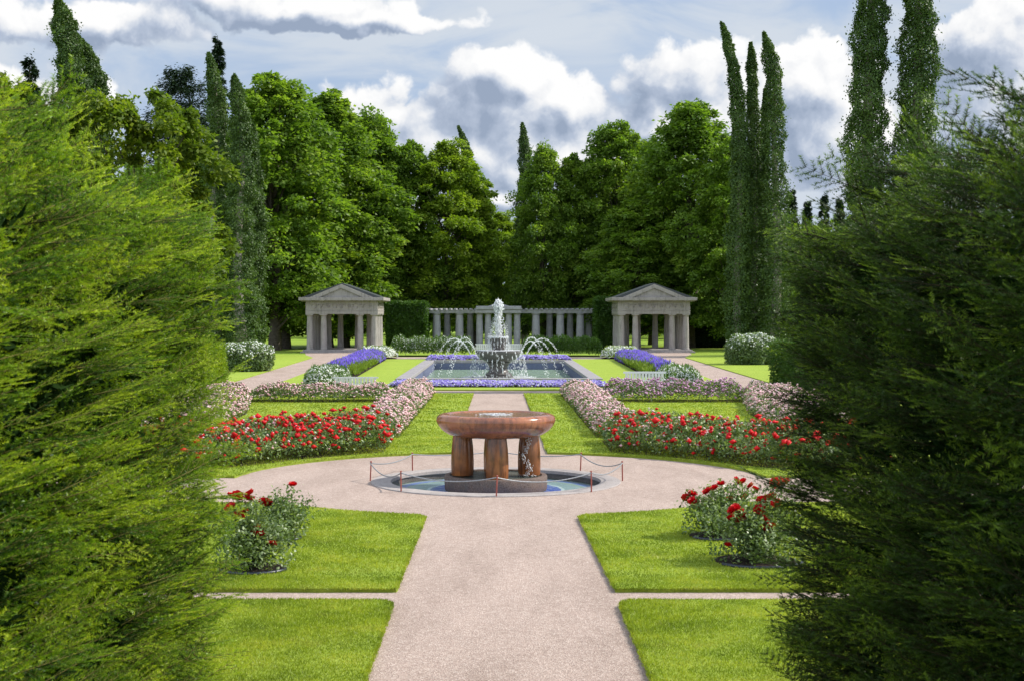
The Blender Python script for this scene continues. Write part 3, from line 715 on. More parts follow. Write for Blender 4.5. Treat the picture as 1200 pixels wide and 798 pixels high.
# ------------------------------------------------------------------ benches
def bench(loc, wdt, sc_, label, rz=math.pi, nsl=12):
    o = empty('garden_bench', loc, rz, label=label, cat='bench', group='white slatted garden benches')
    hw = wdt / 2
    mb = MB()
    for k in range(nsl):
        x = -hw + .06 + (wdt - .12) * (k + .5) / nsl; w2 = (wdt - .12) / nsl * .37
        mb.add([(x - w2, .30, .40), (x + w2, .30, .40), (x + w2, .325, .40), (x - w2, .325, .40), (x - w2, .36, .86), (x + w2, .36, .86), (x + w2, .385, .86), (x - w2, .385, .86)],
               [(0, 3, 2, 1), (4, 5, 6, 7), (0, 1, 5, 4), (1, 2, 6, 5), (2, 3, 7, 6), (3, 0, 4, 7)])
    mb.build('back_slats', M['white'], o)
    mb = MB(); mb.box(-hw, hw, .352, .392, .863, .93); mb.box(-hw + .03, hw - .03, .287, .329, .36, .397); mb.box(-hw + .03, hw - .03, .325, .36, .58, .62); mb.build('back_rails', M['white'], o)
    mb = MB()
    for k in range(6): mb.box(-hw, hw, -.20 + k * .083, -.135 + k * .083, .402, .428)
    mb.build('seat', M['white'], o)
    for x in (-hw + .03, hw - .03):
        mb = MB(); mb.box(x - .03, x + .03, -.22, -.16, 0, .399); mb.build('leg', M['white'], o)
        mb = MB(); mb.box(x - .03, x + .03, .29, .345, 0, .357); mb.build('leg', M['white'], o)
        mb = MB(); mb.box(x - .035, x + .035, -.25, .38, .62, .66); mb.box(x - .025, x + .025, -.21, -.17, .43, .617); mb.build('armrest', M['white'], o)
    o.scale = (1, 1, sc_); return o
bench((XU(418, 50.6), 50.6, LZ), 1.6, .80, 'white slatted bench behind the pink roses left of the pond')
bench((XU(754, 50.6), 50.6, LZ), 1.5, 1.0, 'white slatted bench behind the mauve roses right of the pond')
bench((XU(585, 101.2), 101.2, 0.0), 3.4, .95, 'long white slatted bench between the back hedges behind the tiered fountain', nsl=22)

# ------------------------------------------------------------------ flower beds
def noise2(P, sc_=1., seed=0):
    x, y = P[:, 0] * sc_ + seed, P[:, 1] * sc_ + seed * 1.7
    return (np.sin(x * 3.1 + 1.7 * np.sin(y * 2.3)) + np.sin(y * 4.3 + 1.3 * np.sin(x * 3.7)) + np.sin((x + y) * 7.9) * .5 + np.sin((x - y * .7) * 11.3) * .4) / 2.9
def sample(poly, n):
    xs_ = [p[0] for p in poly]; ys_ = [p[1] for p in poly]; out = np.zeros((0, 2))
    while len(out) < n:
        P = np.stack([rng.uniform(min(xs_), max(xs_), n * 2), rng.uniform(min(ys_), max(ys_), n * 2)], 1); out = np.concatenate([out, P[inpoly(P, poly)]])
    return out[:n]
def parea(poly):
    return abs(sum(poly[i][0] * poly[(i + 1) % len(poly)][1] - poly[(i + 1) % len(poly)][0] * poly[i][1] for i in range(len(poly)))) / 2
def flower_bed(poly, h, leaf, leafd, leafmat, blooms, label, cat='flower bed', group=None, soil=True, seed=0, upright=False, edge=.4, name='flower_bed'):
    """blooms: list of (material, per m2, radius, height jitter, x/y filter, name)"""
    cx = sum(p[0] for p in poly) / len(poly); cy = sum(p[1] for p in poly) / len(poly)
    root = empty(name, (cx, cy, LZ), label=label, cat=cat, group=group)
    A = parea(poly); n = int(A * leafd); P = sample(poly, n)
    def top(P):
        d = edge_dist(P, poly); return h * (.35 + .65 * np.clip(d / edge, 0, 1) ** .6) * (1 + .30 * noise2(P, 1.2, seed) + .12 * noise2(P, 4.1, seed + 3))
    tz = top(P); z = tz * (1 - rng.beta(1, 2.6, n)); C = np.column_stack([P[:, 0] - cx, P[:, 1] - cy, z])
    if upright: D = np.column_stack([rng.normal(0, .35, (n, 2)), np.ones(n)])
    else: D = rv(n) + np.array([0, 0, .3])
    v_, f_ = cards(C, D, rv(n) + np.array([0, 0, .8]), leaf * rng.uniform(.6, 1.3, n), leaf * (.25 if upright else .62) * rng.uniform(.7, 1.2, n))
    link('foliage', np_mesh('foliage', v_, f_), M[leafmat], root)
    # woody stems and soil
    if soil:
        inner = [(cx + (p[0] - cx) * .985 - cx, cy + (p[1] - cy) * .985 - cy) for p in poly]
        sheet('soil', inner, [], .004, M['soil'], parent=root)
    for (mn, d_, r_, hj, flt, bn) in blooms:
        n = int(A * d_); P = sample(poly, n)
        if flt is not None: P = P[flt(P)]
        if bn in ('red_blooms', 'pink_blooms', 'mauve_blooms'): P = P[noise2(P, 1.9, seed + 9) * 1.3 + rng.uniform(-1, 1, len(P)) > -.35]
        if bn != 'spikes': P = P + rng.normal(0, .03, P.shape)
        n = len(P)
        if n == 0: continue
        tz = top(P) + rng.uniform(-hj, hj * .7, n)
        low = rng.uniform(0, 1, n) < .25; tz = np.where(low, tz * rng.uniform(.45, .9, n), tz)
        C = np.column_stack([P[:, 0] - cx, P[:, 1] - cy, tz])
        rr = r_ * rng.uniform(.6, 1.25, n)
        S = np.column_stack([rr, rr, rr * (.7 if bn != 'spikes' else 4.0)])
        if bn == 'red_blooms':
            order = np.argsort(C[:, 1] - C[:, 2] * 2)[:300]; pick = rng.permutation(order)[:100]
            if 'rose_bloom' not in bpy.data.meshes:
                bv, bf_ = blobs(np.zeros((3, 3)) + rng.normal(0, .45, (3, 3)), np.array([.95, .8, .7])); bm_ = np_mesh('rose_bloom', bv, bf_); bm_.materials.append(M['red'])
            for q in pick:
                ro = link('rose_bloom', bpy.data.meshes['rose_bloom'], None, root); ro.location = C[q]; ro.scale = S[q] * .95; ro.rotation_euler = rng.uniform(0, 6, 3)
            keep = np.ones(n, bool); keep[pick] = False; C = C[keep]; S = S[keep]
        v_, f_ = blobs(C, S); tag(link(bn, np_mesh(bn, v_, f_), M[mn], root), kind='stuff')
    return root

def ring_arc(s):
    # red bed: follows the plaza curve
    return None
for s, sn in ((-1, 'left'), (1, 'right')):
    x_in, x_out = 2.42, 8.6
    # front red bed, near edge concentric with the plaza, sweeping outwards
    near = [(s * x, y) for x, y in ((2.4, 30.4), (3.2, 29.7), (4.0, 28.9), (4.8, 27.75), (5.5, 27.05), (6.4, 26.75), (7.5, 26.7))]
    far_ = [(s * x, y) for x, y in ((7.5, 29.4), (6.0, 30.2), (5.0, 31.0), (4.0, 32.0), (3.2, 32.9), (2.4, 33.4))]
    lab = 'bed of red roses curving round the left side of the gravel circle' if s < 0 else 'bed of red roses curving round the right side of the gravel circle'
    if s < 0: blo = [('red', 72, .068, .12, None, 'red_blooms'), ('pink', 45, .032, .08, None, 'pink_blooms')]
    else: blo = [('red', 56, .068, .14, None, 'red_blooms'), ('pink', 60, .032, .07, lambda P: P[:, 1] > 28.8 - (np.abs(P[:, 0]) - 3.2) * .3, 'pink_blooms')]
    flower_bed(near + far_, .66, .075, 1300, 'roseleaf', blo, lab, group='red rose beds', seed=s + 3, edge=.35)
    # inner long band
    poly = [(s * 2.35, 33.9), (s * 3.55, 33.9), (s * 3.6, 52.3), (s * 2.3, 52.3)]
    pm = 'pink'
    flower_bed(poly, .50, .08, 700, 'roseleaf', [(pm, 340, .040, .05, None, 'pink_blooms')] + ([('red', 3, .04, .05, lambda P: P[:, 1] < 36, 'red_blooms')]),
               'long band of pale pink roses beside the central path, %s side' % sn, group='pink rose bands', seed=s + 11, edge=.3)
    # far band across
    poly = [(s * 3.6, 47.6), (s * 8.4, 47.6), (s * 8.4, 49.2), (s * 3.6, 49.4)]
    flower_bed(poly, .50 if s < 0 else .62, .085, 650, 'roseleaf', [('pink' if s < 0 else 'mauve', 230, .043, .06, None, 'pink_blooms' if s < 0 else 'mauve_blooms')],
               'pink rose band in front of the left garden bench' if s < 0 else 'mauve pink rose band in front of the right garden bench', group='pink rose bands', seed=s + 21, edge=.3)
    poly = [(s * 7.2, 36.0), (s * 9.3, 36.0), (s * 10.2, 49.0), (s * 8.45, 49.2), (s * 7.4, 42)]
    flower_bed(poly, .52, .085, 520, 'roseleaf', [('pink', 260, .042, .06, None, 'pink_blooms')],
               'outer band of pink roses at the %s edge of the rose garden' % sn, group='pink rose bands', seed=s + 31, edge=.3)

# low violet strips round the pond
flower_bed([(-4.4, 57.4), (4.45, 57.4), (4.45, 60.0), (-4.4, 60.0)], .16, .06, 300, 'tussock', [('violet', 420, .045, .03, None, 'violet_blooms'), ('whitep', 110, .035, .03, None, 'white_blooms')],
           'low strip of violet flowers along the near side of the pond', group='violet flower strips', seed=5, edge=.2)
flower_bed([(-4.5, 89.8), (4.65, 89.8), (4.65, 92.2), (-4.5, 92.2)], .26, .08, 200, 'tussock', [('violet', 260, .06, .04, None, 'violet_blooms')],
           'low strip of violet flowers along the far side of the pond', group='violet flower strips', seed=6, edge=.2)
# salvia borders
for s in (-1, 1):
    sd = 'left' if s < 0 else 'right'
    dx = 0 if s < 0 else .35
    poly = [(s * (6.6 + dx), 66.5), (s * (8.3 + dx), 66.5), (s * (9.1 + dx), 92.0), (s * (7.2 + dx), 92.0)]
    flower_bed(poly, .50, .20, 420, 'herb', [('blue', 420, .035, .10, (lambda P, s=s, dx=dx: np.abs(P[:, 0]) > 7.05 + dx), 'spikes')],
               'border of deep blue salvia beside the path to the %s pavilion' % sd, group='blue salvia borders', seed=41 + s, upright=True, edge=.5)
    cx, cy = s * (7.1 + dx * 1.3), 59.6
    poly = [(cx + .95 * math.cos(a), cy + 2.6 * math.sin(a)) for a in np.linspace(0, 2 * math.pi, 20)[:-1]]
    flower_bed(poly, .62, .18, 700, 'tussock', [('whitep', 560, .045, .05, None, 'white_blooms')], 'rounded clump of white flowers behind the %s garden bench' % sd, group='white flower clumps', seed=51 + s, upright=True, edge=.35)
    cx, cy = s * (8.0 + dx * .6), 95.0
    poly = [(cx + 1.3 * math.cos(a), cy + 2.3 * math.sin(a)) for a in np.linspace(0, 2 * math.pi, 20)[:-1]]
    flower_bed(poly, .62, .18, 500, 'herb', [('whitep', 480, .06, .05, None, 'white_blooms')], 'white flower clump at the foot of the %s pavilion' % sd, group='white flower clumps', seed=61 + s, upright=True, edge=.35)

# grassy hedges behind the pond
for s in (-1, 1):
    xa_, xb_ = (-7.6, -1.75) if s < 0 else (1.75, 7.4)
    flower_bed([(xa_, 100.2), (xb_, 100.2), (xb_, 102.2), (xa_, 102.2)], 1.05, .22, 900, 'tussock' if s < 0 else 'box',
               [('whitep', 260 if s < 0 else 40, .035 if s < 0 else .02, .06, None, 'white_blooms')],
               'low hedge with pale flowering tips behind the left half of the pond' if s < 0 else 'low dark green hedge behind the right half of the pond', cat='hedge', group='low hedges behind the pond', seed=71 + s, upright=True, edge=.25, name='low_hedge')

# ------------------------------------------------------------------ shrubs and clipped hedges
def leaf_blob(name, mat_, root, c, rad3, n, leaf, sq=2.6, seed=0, low=0.):
    """superellipsoid shell of leaves"""
    d = rv(n); e = (np.abs(d / 1.0) ** sq).sum(1) ** (-1 / sq); r_ = rng.uniform(.80, 1.03, n) ** 1
    nz = 1 + .06 * np.sin(d[:, 0] * 7 + seed) * np.sin(d[:, 2] * 9) + .05 * np.sin(d[:, 1] * 13 + d[:, 0] * 5)
    P = d * (e * r_ * nz)[:, None] * np.array(rad3) + np.array(c); k = P[:, 2] > low; P = P[k]; d = d[k]; n = len(P)
    v_, f_ = cards(P, rv(n) + d * .5, d + rv(n) * .6, leaf * rng.uniform(.6, 1.3, n), leaf * .6 * rng.uniform(.7, 1.3, n))
    return link(name, np_mesh(name, v_, f_), M[mat_], root), P, d
for (u, vb, wpx, vt, lab) in ((284, 436, 62, 403, 'round white flowering shrub on the lawn left of the pavilion path'), (883, 428, 56, 393, 'round white flowering shrub on the lawn right of the pavilion path')):
    x, y = G(u, vb); h = ZV(vt, y); r_ = wpx / 2 * y / F
    o = empty('flowering_shrub', (x, y + r_ * .5, 0), label=lab, cat='shrub', group='white flowering shrubs')
    _, P, d = leaf_blob('foliage', 'roseleaf', o, (0, 0, h * .45), (r_, r_, h * .55), 16000, .13, 3.2)
    leaf_blob('inner_foliage', 'roseleaf', o, (0, 0, h * .43), (r_ * .8, r_ * .8, h * .48), 4000, .25, 3.2)
    k = (d[:, 2] > .05) & (rng.uniform(size=len(P)) < np.clip(d[:, 2] + .05, 0, 1) * .55); Q = P[k] * np.array((1.03, 1.03, 1.02))
    Q = Q[rng.permutation(len(Q))[:1000]]
    v_, f_ = blobs(Q, rng.uniform(.03, .075, len(Q))); link('white_blooms', np_mesh('white_blooms', v_, f_), M['whitep'], o)
def box_hedge(loc, dims, mat_, label, leaf=.12, dens_=260, rz=0, name='clipped_hedge', cat='hedge', group=None):
    o = empty(name, loc, rz, label=label, cat=cat, group=group); X, Y, Z = dims; VV = []; FF = []; off = 0
    for (ax, sg, A) in ((0, 1, Y * Z), (0, -1, Y * Z), (1, -1, X * Z), (1, 1, X * Z), (2, 1, X * Y)):
        for layer in (0, 1):
            n = int(A * dens_ * (1 if layer == 0 else .5)); q = rng.uniform(-.5, .5, (n, 3)) * np.array([X, Y, Z]); q[:, 2] += Z / 2
            q[:, ax] = (sg * [X, Y, Z][ax] / 2 if ax < 2 else Z) - sg * layer * .25
            nn = np.zeros(3); nn[ax] = sg
            dsp = .07 * np.sin(q[:, 0] * 3.1 + q[:, 1] * 2) * np.sin(q[:, 2] * 3.7 + q[:, 1]) + rng.normal(0, .045, n); q += nn * dsp[:, None]
            v_, f_ = cards(q, rv(n) + nn * .5, nn + rv(n) * .7, leaf * (1 + layer) * rng.uniform(.6, 1.3, n), leaf * (1 + layer) * .6 * rng.uniform(.6, 1.2, n))
            VV.append(v_); FF.append(f_ + off); off += len(v_)
    link('foliage', np_mesh('foliage', np.concatenate(VV), np.concatenate(FF)), M[mat_], o)
    mb = MB(); mb.box(-X / 2 + .3, X / 2 - .3, -Y / 2 + .3, Y / 2 - .3, 0, Z - .35); mb.build('inner_branches', M['bark'], o)
    return o
box_hedge((-12.6, 49.5, 0), (5.6, 3.5, 1.95), 'yew_light', 'sunlit clipped hedge with a square end left of the rose garden', leaf=.07, dens_=900)
box_hedge((12.8, 50.5, 0), (5.6, 3.5, 1.95), 'box', 'clipped hedge mostly hidden behind the dark spruce on the right', leaf=.07, dens_=500)
box_hedge((XU(477, 121), 121.5, 0), (3.3, 3.0, ZV(355, 118)), 'box', 'tall clipped hedge block between left pavilion and pergola', group='clipped hedge blocks', leaf=.16)
box_hedge((XU(709, 119), 119, 0), (1.6, 3.0, ZV(350, 118)), 'box', 'narrow ivy hedge column between pergola and right pavilion', group='clipped hedge blocks', leaf=.16)
box_hedge((20.5, 128, 0), (9, 3.0, 2.3), 'conifer', 'dark clipped hedge under the trees right of the right pavilion', leaf=.2, dens_=140)
box_hedge((XU(672, 133), 133, 0), (4.6, 2.0, 3.1), 'yew_light', 'bright green hedge seen between the right pergola columns', leaf=.2, dens_=140)

# ------------------------------------------------------------------ rose bushes near the camera
def rose_mesh():
    V_, F_ = [], []
    def petal_(a, tilt, L, Wd, cup, z0, r0):
        b0 = len(V_); nu, nv = 4, 4; ca, sa = math.cos(a), math.sin(a)
        for i in range(nu):
            s = i / (nu - 1)
            for j in range(nv):
                t = j / (nv - 1) * 2 - 1
                wv_ = Wd * (math.sin(math.pi * (.18 + .62 * s))) * t
                out_ = r0 + L * s * math.sin(tilt) - cup * L * t * t * .35; up = z0 + L * s * math.cos(tilt) + (.12 * L * s * s if tilt > .8 else -.1 * L * s * s)
                if s > .9: out_ += L * .08
                V_.append((out_ * ca - wv_ * sa, out_ * sa + wv_ * ca, up))
        for i in range(nu - 1):
            for j in range(nv - 1):
                q = b0 + i * nv + j; F_.append((q, q + 1, q + nv + 1, q + nv))
    for ring_, (n_, tilt, L, Wd, z0, r0) in enumerate(((3, .12, .030, .017, .004, .003), (4, .3, .034, .021, .002, .005), (5, .6, .038, .026, 0, .006), (6, .95, .042, .030, -.002, .006), (6, 1.3, .044, .032, -.006, .005))):
        for k in range(n_): petal_(2 * math.pi * (k + .37 * ring_) / n_ + random.uniform(-.12, .12), tilt + random.uniform(-.1, .1), L, Wd, .6, z0, r0)
    me = bpy.data.meshes.new('rose_flower'); me.from_pydata(V_, [], F_); me.update(); me.polygons.foreach_set('use_smooth', [True] * len(me.polygons)); me.materials.append(M['red'])
    return me
rose_me = rose_mesh()
fl_pts = {  # photo places of the blooms on each bush (u, v)
    'left_front': [(271, 581), (278, 582), (293, 578), (289, 599), (270, 595), (280, 604), (300, 621), (303, 627), (292, 585), (318, 638)],
    'left_back': [(343, 568), (309, 588), (329, 616), (313, 590)],
    'right_back': [(804, 584), (812, 587), (818, 594), (811, 579), (829, 576), (837, 572), (845, 567), (863, 563), (870, 565), (880, 569), (885, 573), (856, 585), (851, 608), (873, 583)],
    'right_front': [(862, 595), (866, 600), (858, 598), (869, 604), (893, 587), (897, 584), (904, 583), (908, 566), (914, 565), (920, 566), (896, 608), (893, 618), (899, 620), (904, 617), (880, 622), (853, 639), (890, 598), (910, 590), (857, 607), (867, 610), (896, 622)]}
blabel = {'left_front': 'leafy red rose bush nearest the left spruce hedge', 'left_back': 'smaller red rose bush behind the left one, one bloom on a tall stalk',
          'right_back': 'red rose bush farther back on the right lawn, blooms to its left', 'right_front': 'large red rose bush beside the right spruce hedge'}
for nm, (x, y), r_, h, k in bushes:
    o = empty('rose_bush', (x, y, LZ), label=blabel[nm], cat='rose bush', group='red rose bushes on the near lawns')
    mb = MB(); mb.lathe([(r_ * .78, -.03), (r_ * .76, .006), (.01, .02)], 28); mb.build('soil', M['soil'], o)
    mb = MB(); rg = random.Random(nm)
    a0, a1 = (-2.6, -.3)
    mb.tube([(r_ * .80 * math.cos(a), r_ * .80 * math.sin(a), .012) for a in np.linspace(a0, a1, 20)], .022, 8); mb.build('edging', M['edging'], o, smooth=50)
    mb = MB(); tips = []
    for q in range(26):
        a = rg.uniform(0, 6.28); rr_ = r_ * rg.uniform(.3, 1.25); hh = h * rg.uniform(.4, 1.05) * (1.1 - .35 * rr_ / r_)
        b0 = Vector((rg.uniform(-.08, .08), rg.uniform(-.08, .08), 0)); b2 = Vector((rr_ * math.cos(a), rr_ * math.sin(a), hh)); b1 = (b0 + b2) / 2 + Vector((0, 0, hh * .18))
        pts = [b0 * (1 - t) ** 2 + b1 * 2 * t * (1 - t) + b2 * t * t for t in np.linspace(0, 1, 7)]
        mb.tube(pts, [.008 - .005 * t for t in np.linspace(0, 1, 7)], 5); tips.append(pts)
    fls = []
    for (u, v_) in fl_pts[nm]:
        yy = y + rg.uniform(-.35, .05) * r_; X_ = XU(u, yy) - x; Z_ = ZV(v_, yy) - LZ; fls.append((X_, yy - y, Z_))
        b0 = Vector((rg.uniform(-.05, .05), rg.uniform(-.05, .05), .1)); b2 = Vector(fls[-1]); b1 = b0 * .4 + b2 * .6 + Vector((0, 0, -.02)); b1.x *= .75
        pts = [b0 * (1 - t) ** 2 + b1 * 2 * t * (1 - t) + b2 * t * t for t in np.linspace(0, 1, 9)]; mb.tube(pts, [.007 - .004 * t for t in np.linspace(0, 1, 9)], 5); tips.append(pts)
    mb.build('stems', plain('rose stem', (.08, .12, .03), .5, .3, scale=9) if 'rose stem' not in bpy.data.materials else bpy.data.materials['rose stem'], o)
    # leaves along the stems
    C = []
    for pts in tips:
        for _ in range(80):
            t = rg.uniform(.12, .97) ** .8; i = min(int(t * (len(pts) - 1)), len(pts) - 2); f = t * (len(pts) - 1) - i
            spread = .095 if t < .85 else .04
            C.append(pts[i].lerp(pts[i + 1], f) + Vector((rg.gauss(0, spread), rg.gauss(0, spread), rg.gauss(0, spread * .8))))
    C = np.array([tuple(c) for c in C]); C = C[C[:, 2] > .02]; n = len(C)
    low = int(n * .38); a = rng.uniform(0, 6.28, low); rr_ = r_ * np.sqrt(rng.uniform(0, 1, low)) * .95; zz = h * rng.uniform(.05, .75, low) * (1 - .35 * (rr_ / r_) ** 2)
    C = np.concatenate([C, np.column_stack([rr_ * np.cos(a), rr_ * np.sin(a), zz])]); n = len(C)
    v1, f1_ = cards(C, rv(n) + np.array([0, 0, .1]), rv(n) * .8 + np.array([0, 0, 1.]), .05 * rng.uniform(.6, 1.3, n), .032 * rng.uniform(.7, 1.2, n), .12)
    link('foliage', np_mesh('foliage', v1, f1_), M['bushleaf'], o)
    for (a_, b_, c_) in fls:
        fo = link('rose_flower', rose_me, None, o); fo.location = (a_, b_, c_); s_ = rg.uniform(1.2, 1.75); fo.scale = (s_, s_, s_)
        fo.rotation_euler = (rg.uniform(-.2, .9), rg.uniform(-.5, .5), rg.uniform(0, 6.28))

# ------------------------------------------------------------------ broadleaf trees
def crown_np(seed, Hh, Rr, z0, clumps, per, leaf, shape='lime'):
    r = np.random.default_rng(seed); C = []; Dn = []
    ph = r.uniform(0, 6.28, 6)
    def env(t, a):
        if shape == 'lime': e = np.sin(np.pi * np.clip(t, 0, 1) ** .66) ** .6 * (1 - .12 * t)
        elif shape == 'round': e = np.sqrt(np.clip(1 - (2 * t - 1) ** 2, 0, 1)) ** .8
        return Rr * e * (1 + .16 * np.sin(3 * a + ph[0] + 4 * t) + .14 * np.sin(5 * a + ph[1] - 7 * t) + .14 * np.sin(13 * t + ph[2] + 2 * a))
    t = r.uniform(0.01, .985, clumps); a = r.uniform(0, 2 * np.pi, clumps); q = np.where(r.uniform(size=clumps) < .75, r.uniform(.72, 1.02, clumps), r.uniform(.2, .75, clumps))
    rad = env(t, a) * q; cc = np.column_stack([rad * np.cos(a), rad * np.sin(a), z0 + (Hh - z0) * t]); cr = r.uniform(.3, .95, clumps) * Rr / 4.5 * (1 - .3 * t); cc += r.normal(0, .42, cc.shape) * Rr / 4.5
    idx = np.repeat(np.arange(clumps), per); n = len(idx); d = nrm(r.normal(size=(n, 3)) + np.array([0, 0, .25])); rr = r.uniform(.4, 1.1, n) ** .7 * (1 + (r.uniform(size=n) < .22) * r.uniform(0, .8, n))
    # clumps hang like flattened pads, drooping outwards
    P = cc[idx] + d * (cr[idx] * rr)[:, None] * np.array([1.15, 1.15, .72]); out_ = nrm(cc[idx] * np.array([1, 1, .0]) + 1e-6)
    P[:, 2] -= .25 * ((P[:, :2] - cc[idx][:, :2]) * out_[:, :2]).sum(1)
    Dd = nrm(out_ * .6 + d * .5 + r.normal(size=(n, 3)) * .6 + np.array([0, 0, -.35])); Nn = nrm(d * .7 + np.array([0, 0, .7]) + r.normal(size=(n, 3)) * .45)
    return cards(P, Dd, Nn, leaf * r.uniform(.6, 1.35, n), leaf * .75 * r.uniform(.7, 1.2, n), .12), cc
def tree_wood(seed, Hh, Rr, z0, cc, tr, mat_, root):
    r = random.Random(seed); mb = MB(); top = Hh * .86
    tp = [Vector((r.uniform(-.15, .15) * i / 3, r.uniform(-.15, .15) * i / 3, top * i / 8)) for i in range(9)]
    rs = [tr * (1.35 if i == 0 else (1 - i / 8) ** .8 + .06) for i in range(9)]
    mb.tube(tp, rs, 10); mb.build('trunk', mat_, root, smooth=60)
    mb = MB(); sel = r.sample(range(len(cc)), min(46, len(cc)))
    for i in sel:
        e = Vector(cc[i]); zb = max(z0 * .6, e.z * .72 - 1.0); k = min(zb / top * 8, 7.9); b0 = tp[int(k)].lerp(tp[int(k) + 1], k - int(k))
        mid = (b0 + e) / 2 + Vector((0, 0, .35)); rr = tr * .34 * (1 - zb / Hh)
        mb.tube([b0, b0.lerp(mid, .5), mid, e], [rr + .02, rr * .8 + .02, rr * .5 + .015, .015], 5)
    mb.build('limbs', mat_, root, smooth=60)
def make_tree(name, seed, Hh, Rr, z0, clumps, per, leaf, mat_, shape='lime', tr=.32):
    root = empty(name); (v_, f_), cc = crown_np(seed, Hh, Rr, z0, clumps, per, leaf, shape)
    link('crown', np_mesh('crown', v_, f_), M[mat_], root); tree_wood(seed, Hh, Rr, z0, cc, tr, M['bark'], root); return root
protos = [make_tree('lime_tree', 100 + i, 20, 4.5, 2.2, 420, 140, .28, 'lime' if i != 2 else 'lime_light') for i in range(4)]
used = [False] * 4
def place(pr_i, u, vt, wpx, Y, rz, label, group='lime trees behind the garden', cat='tree'):
    o = protos[pr_i] if not used[pr_i] else copy_tree(protos[pr_i]); used[pr_i] = True
    o.location = (XU(u, Y), Y, 0); hz = ZV(vt, Y) / 20.0; hr = wpx / 2 * Y / F / 4.3 * 1.14; o.scale = (hr, hr, hz); o.rotation_euler.z = rz
    tag(o, label, cat, group)
T = [(0, 322, 96, 150, 118, .3, 'tall lime tree rising right behind the left ivied poplars'),
     (1, 384, 116, 135, 126, 1.9, 'broad lime tree above and behind the left pavilion'),
     (3, 436, 138, 110, 133, 4.0, 'lime tree sloping down right of the left pavilion roof'),
     (2, 335, 228, 120, 123, 2.2, 'lower bright green tree just left of the left pavilion'),
     (1, 478, 172, 86, 132, 3.3, 'lime tree above the tall clipped hedge block'),
     (2, 524, 170, 100, 132, .9, 'pointed bright lime tree above the left pergola half'),
     (0, 556, 205, 54, 134, 5.1, 'slim lime tree at the left side of the sky gap'),
     (3, 637, 176, 76, 132, 1.2, 'lime tree at the right side of the sky gap'),
     (1, 676, 188, 84, 133, .1, 'lime tree above the right pergola half'),
     (0, 722, 150, 96, 133, 2.7, 'tall lime tree left above the right pavilion'),
     (3, 764, 168, 90, 138, 5.6, 'dark lime tree directly behind the right pavilion'),
     (0, 808, 126, 130, 126, 4.2, 'tallest broad lime tree right above the right pavilion'),
     (1, 856, 165, 100, 120, 5.0, 'lime tree behind the tall poplars on the right'),
     (3, 286, 150, 110, 128, .7, 'dark lime tree behind the left ivied poplars'),
     (0, 232, 175, 110, 122, 2.0, 'dark broad tree left of the ivied poplars'),
     (2, 948, 268, 120, 118, 4.4, 'bright green tree between the right poplars and the spruce hedge'),
     (1, 180, 200, 130, 125, 2.4, 'tree mostly hidden behind the yellow green maple'),
     (3, 1040, 240, 130, 122, 1.4, 'tree hidden behind the two tall poplars on the right'),
     (2, 587, 252, 76, 172, 1.0, 'small pale tree far behind the pergola in the sky gap'),
     (1, 405, 250, 100, 126, 4.9, 'low lime tree directly behind the left pavilion'),
     (0, 745, 240, 100, 125, .5, 'lower lime tree in the shade behind the right pavilion roof')]
for t_ in T: place(*t_)

# far woodland mass behind everything
def woodland():
    C = []; S = []
    n = 330; ang = rng.uniform(-.50, .52, n); yy = rng.uniform(168, 215, n); xx = np.tan(ang) * yy; hh = rng.uniform(5, 17, n)
    P = []; Dd = []; 
    for x, y, h in zip(xx, yy, hh):
        if abs(x - XU(585, y)) < 9: h = min(h, 9.5)
        k = int(130 * h / 10); d = nrm(rng.normal(size=(k, 3))); P.append(np.array([x, y, h * .5]) + d * np.array([3.4, 3.0, h * .5]) * rng.uniform(.6, 1.05, (k, 1))); Dd.append(d)
    P = np.concatenate(P); Dd = np.concatenate(Dd); k = P[:, 2] > .8; P = P[k]; Dd = Dd[k]; n = len(P)
    v_, f_ = cards(P, rv(n) + Dd * .4, Dd + rv(n) * .6, rng.uniform(.6, 1.3, n), rng.uniform(.45, 1.0, n))
    tag(link('far_woodland', np_mesh('far_woodland', v_, f_), M['lime']), kind='stuff', label='shaded woodland far behind the garden trees')
woodland()

# near maple crowns rising above the left spruce hedge
for (u, vt, wpx, Y, sd, lab) in ((150, 112, 190, 46, 5, 'yellow green maple crown rising above the left spruce hedge'), (14, 98, 130, 44, 6, 'yellow green maple crown at the left edge of the photo')):
    hh = ZV(vt, Y); rr_ = wpx / 2 * Y / F
    o = make_tree('maple_tree', sd, hh, rr_, 1.6, 260, 230, .17, 'maple', 'round', .16); o.location = (XU(u, Y), Y, 0); tag(o, lab, 'tree', 'maple trees behind the left hedge')

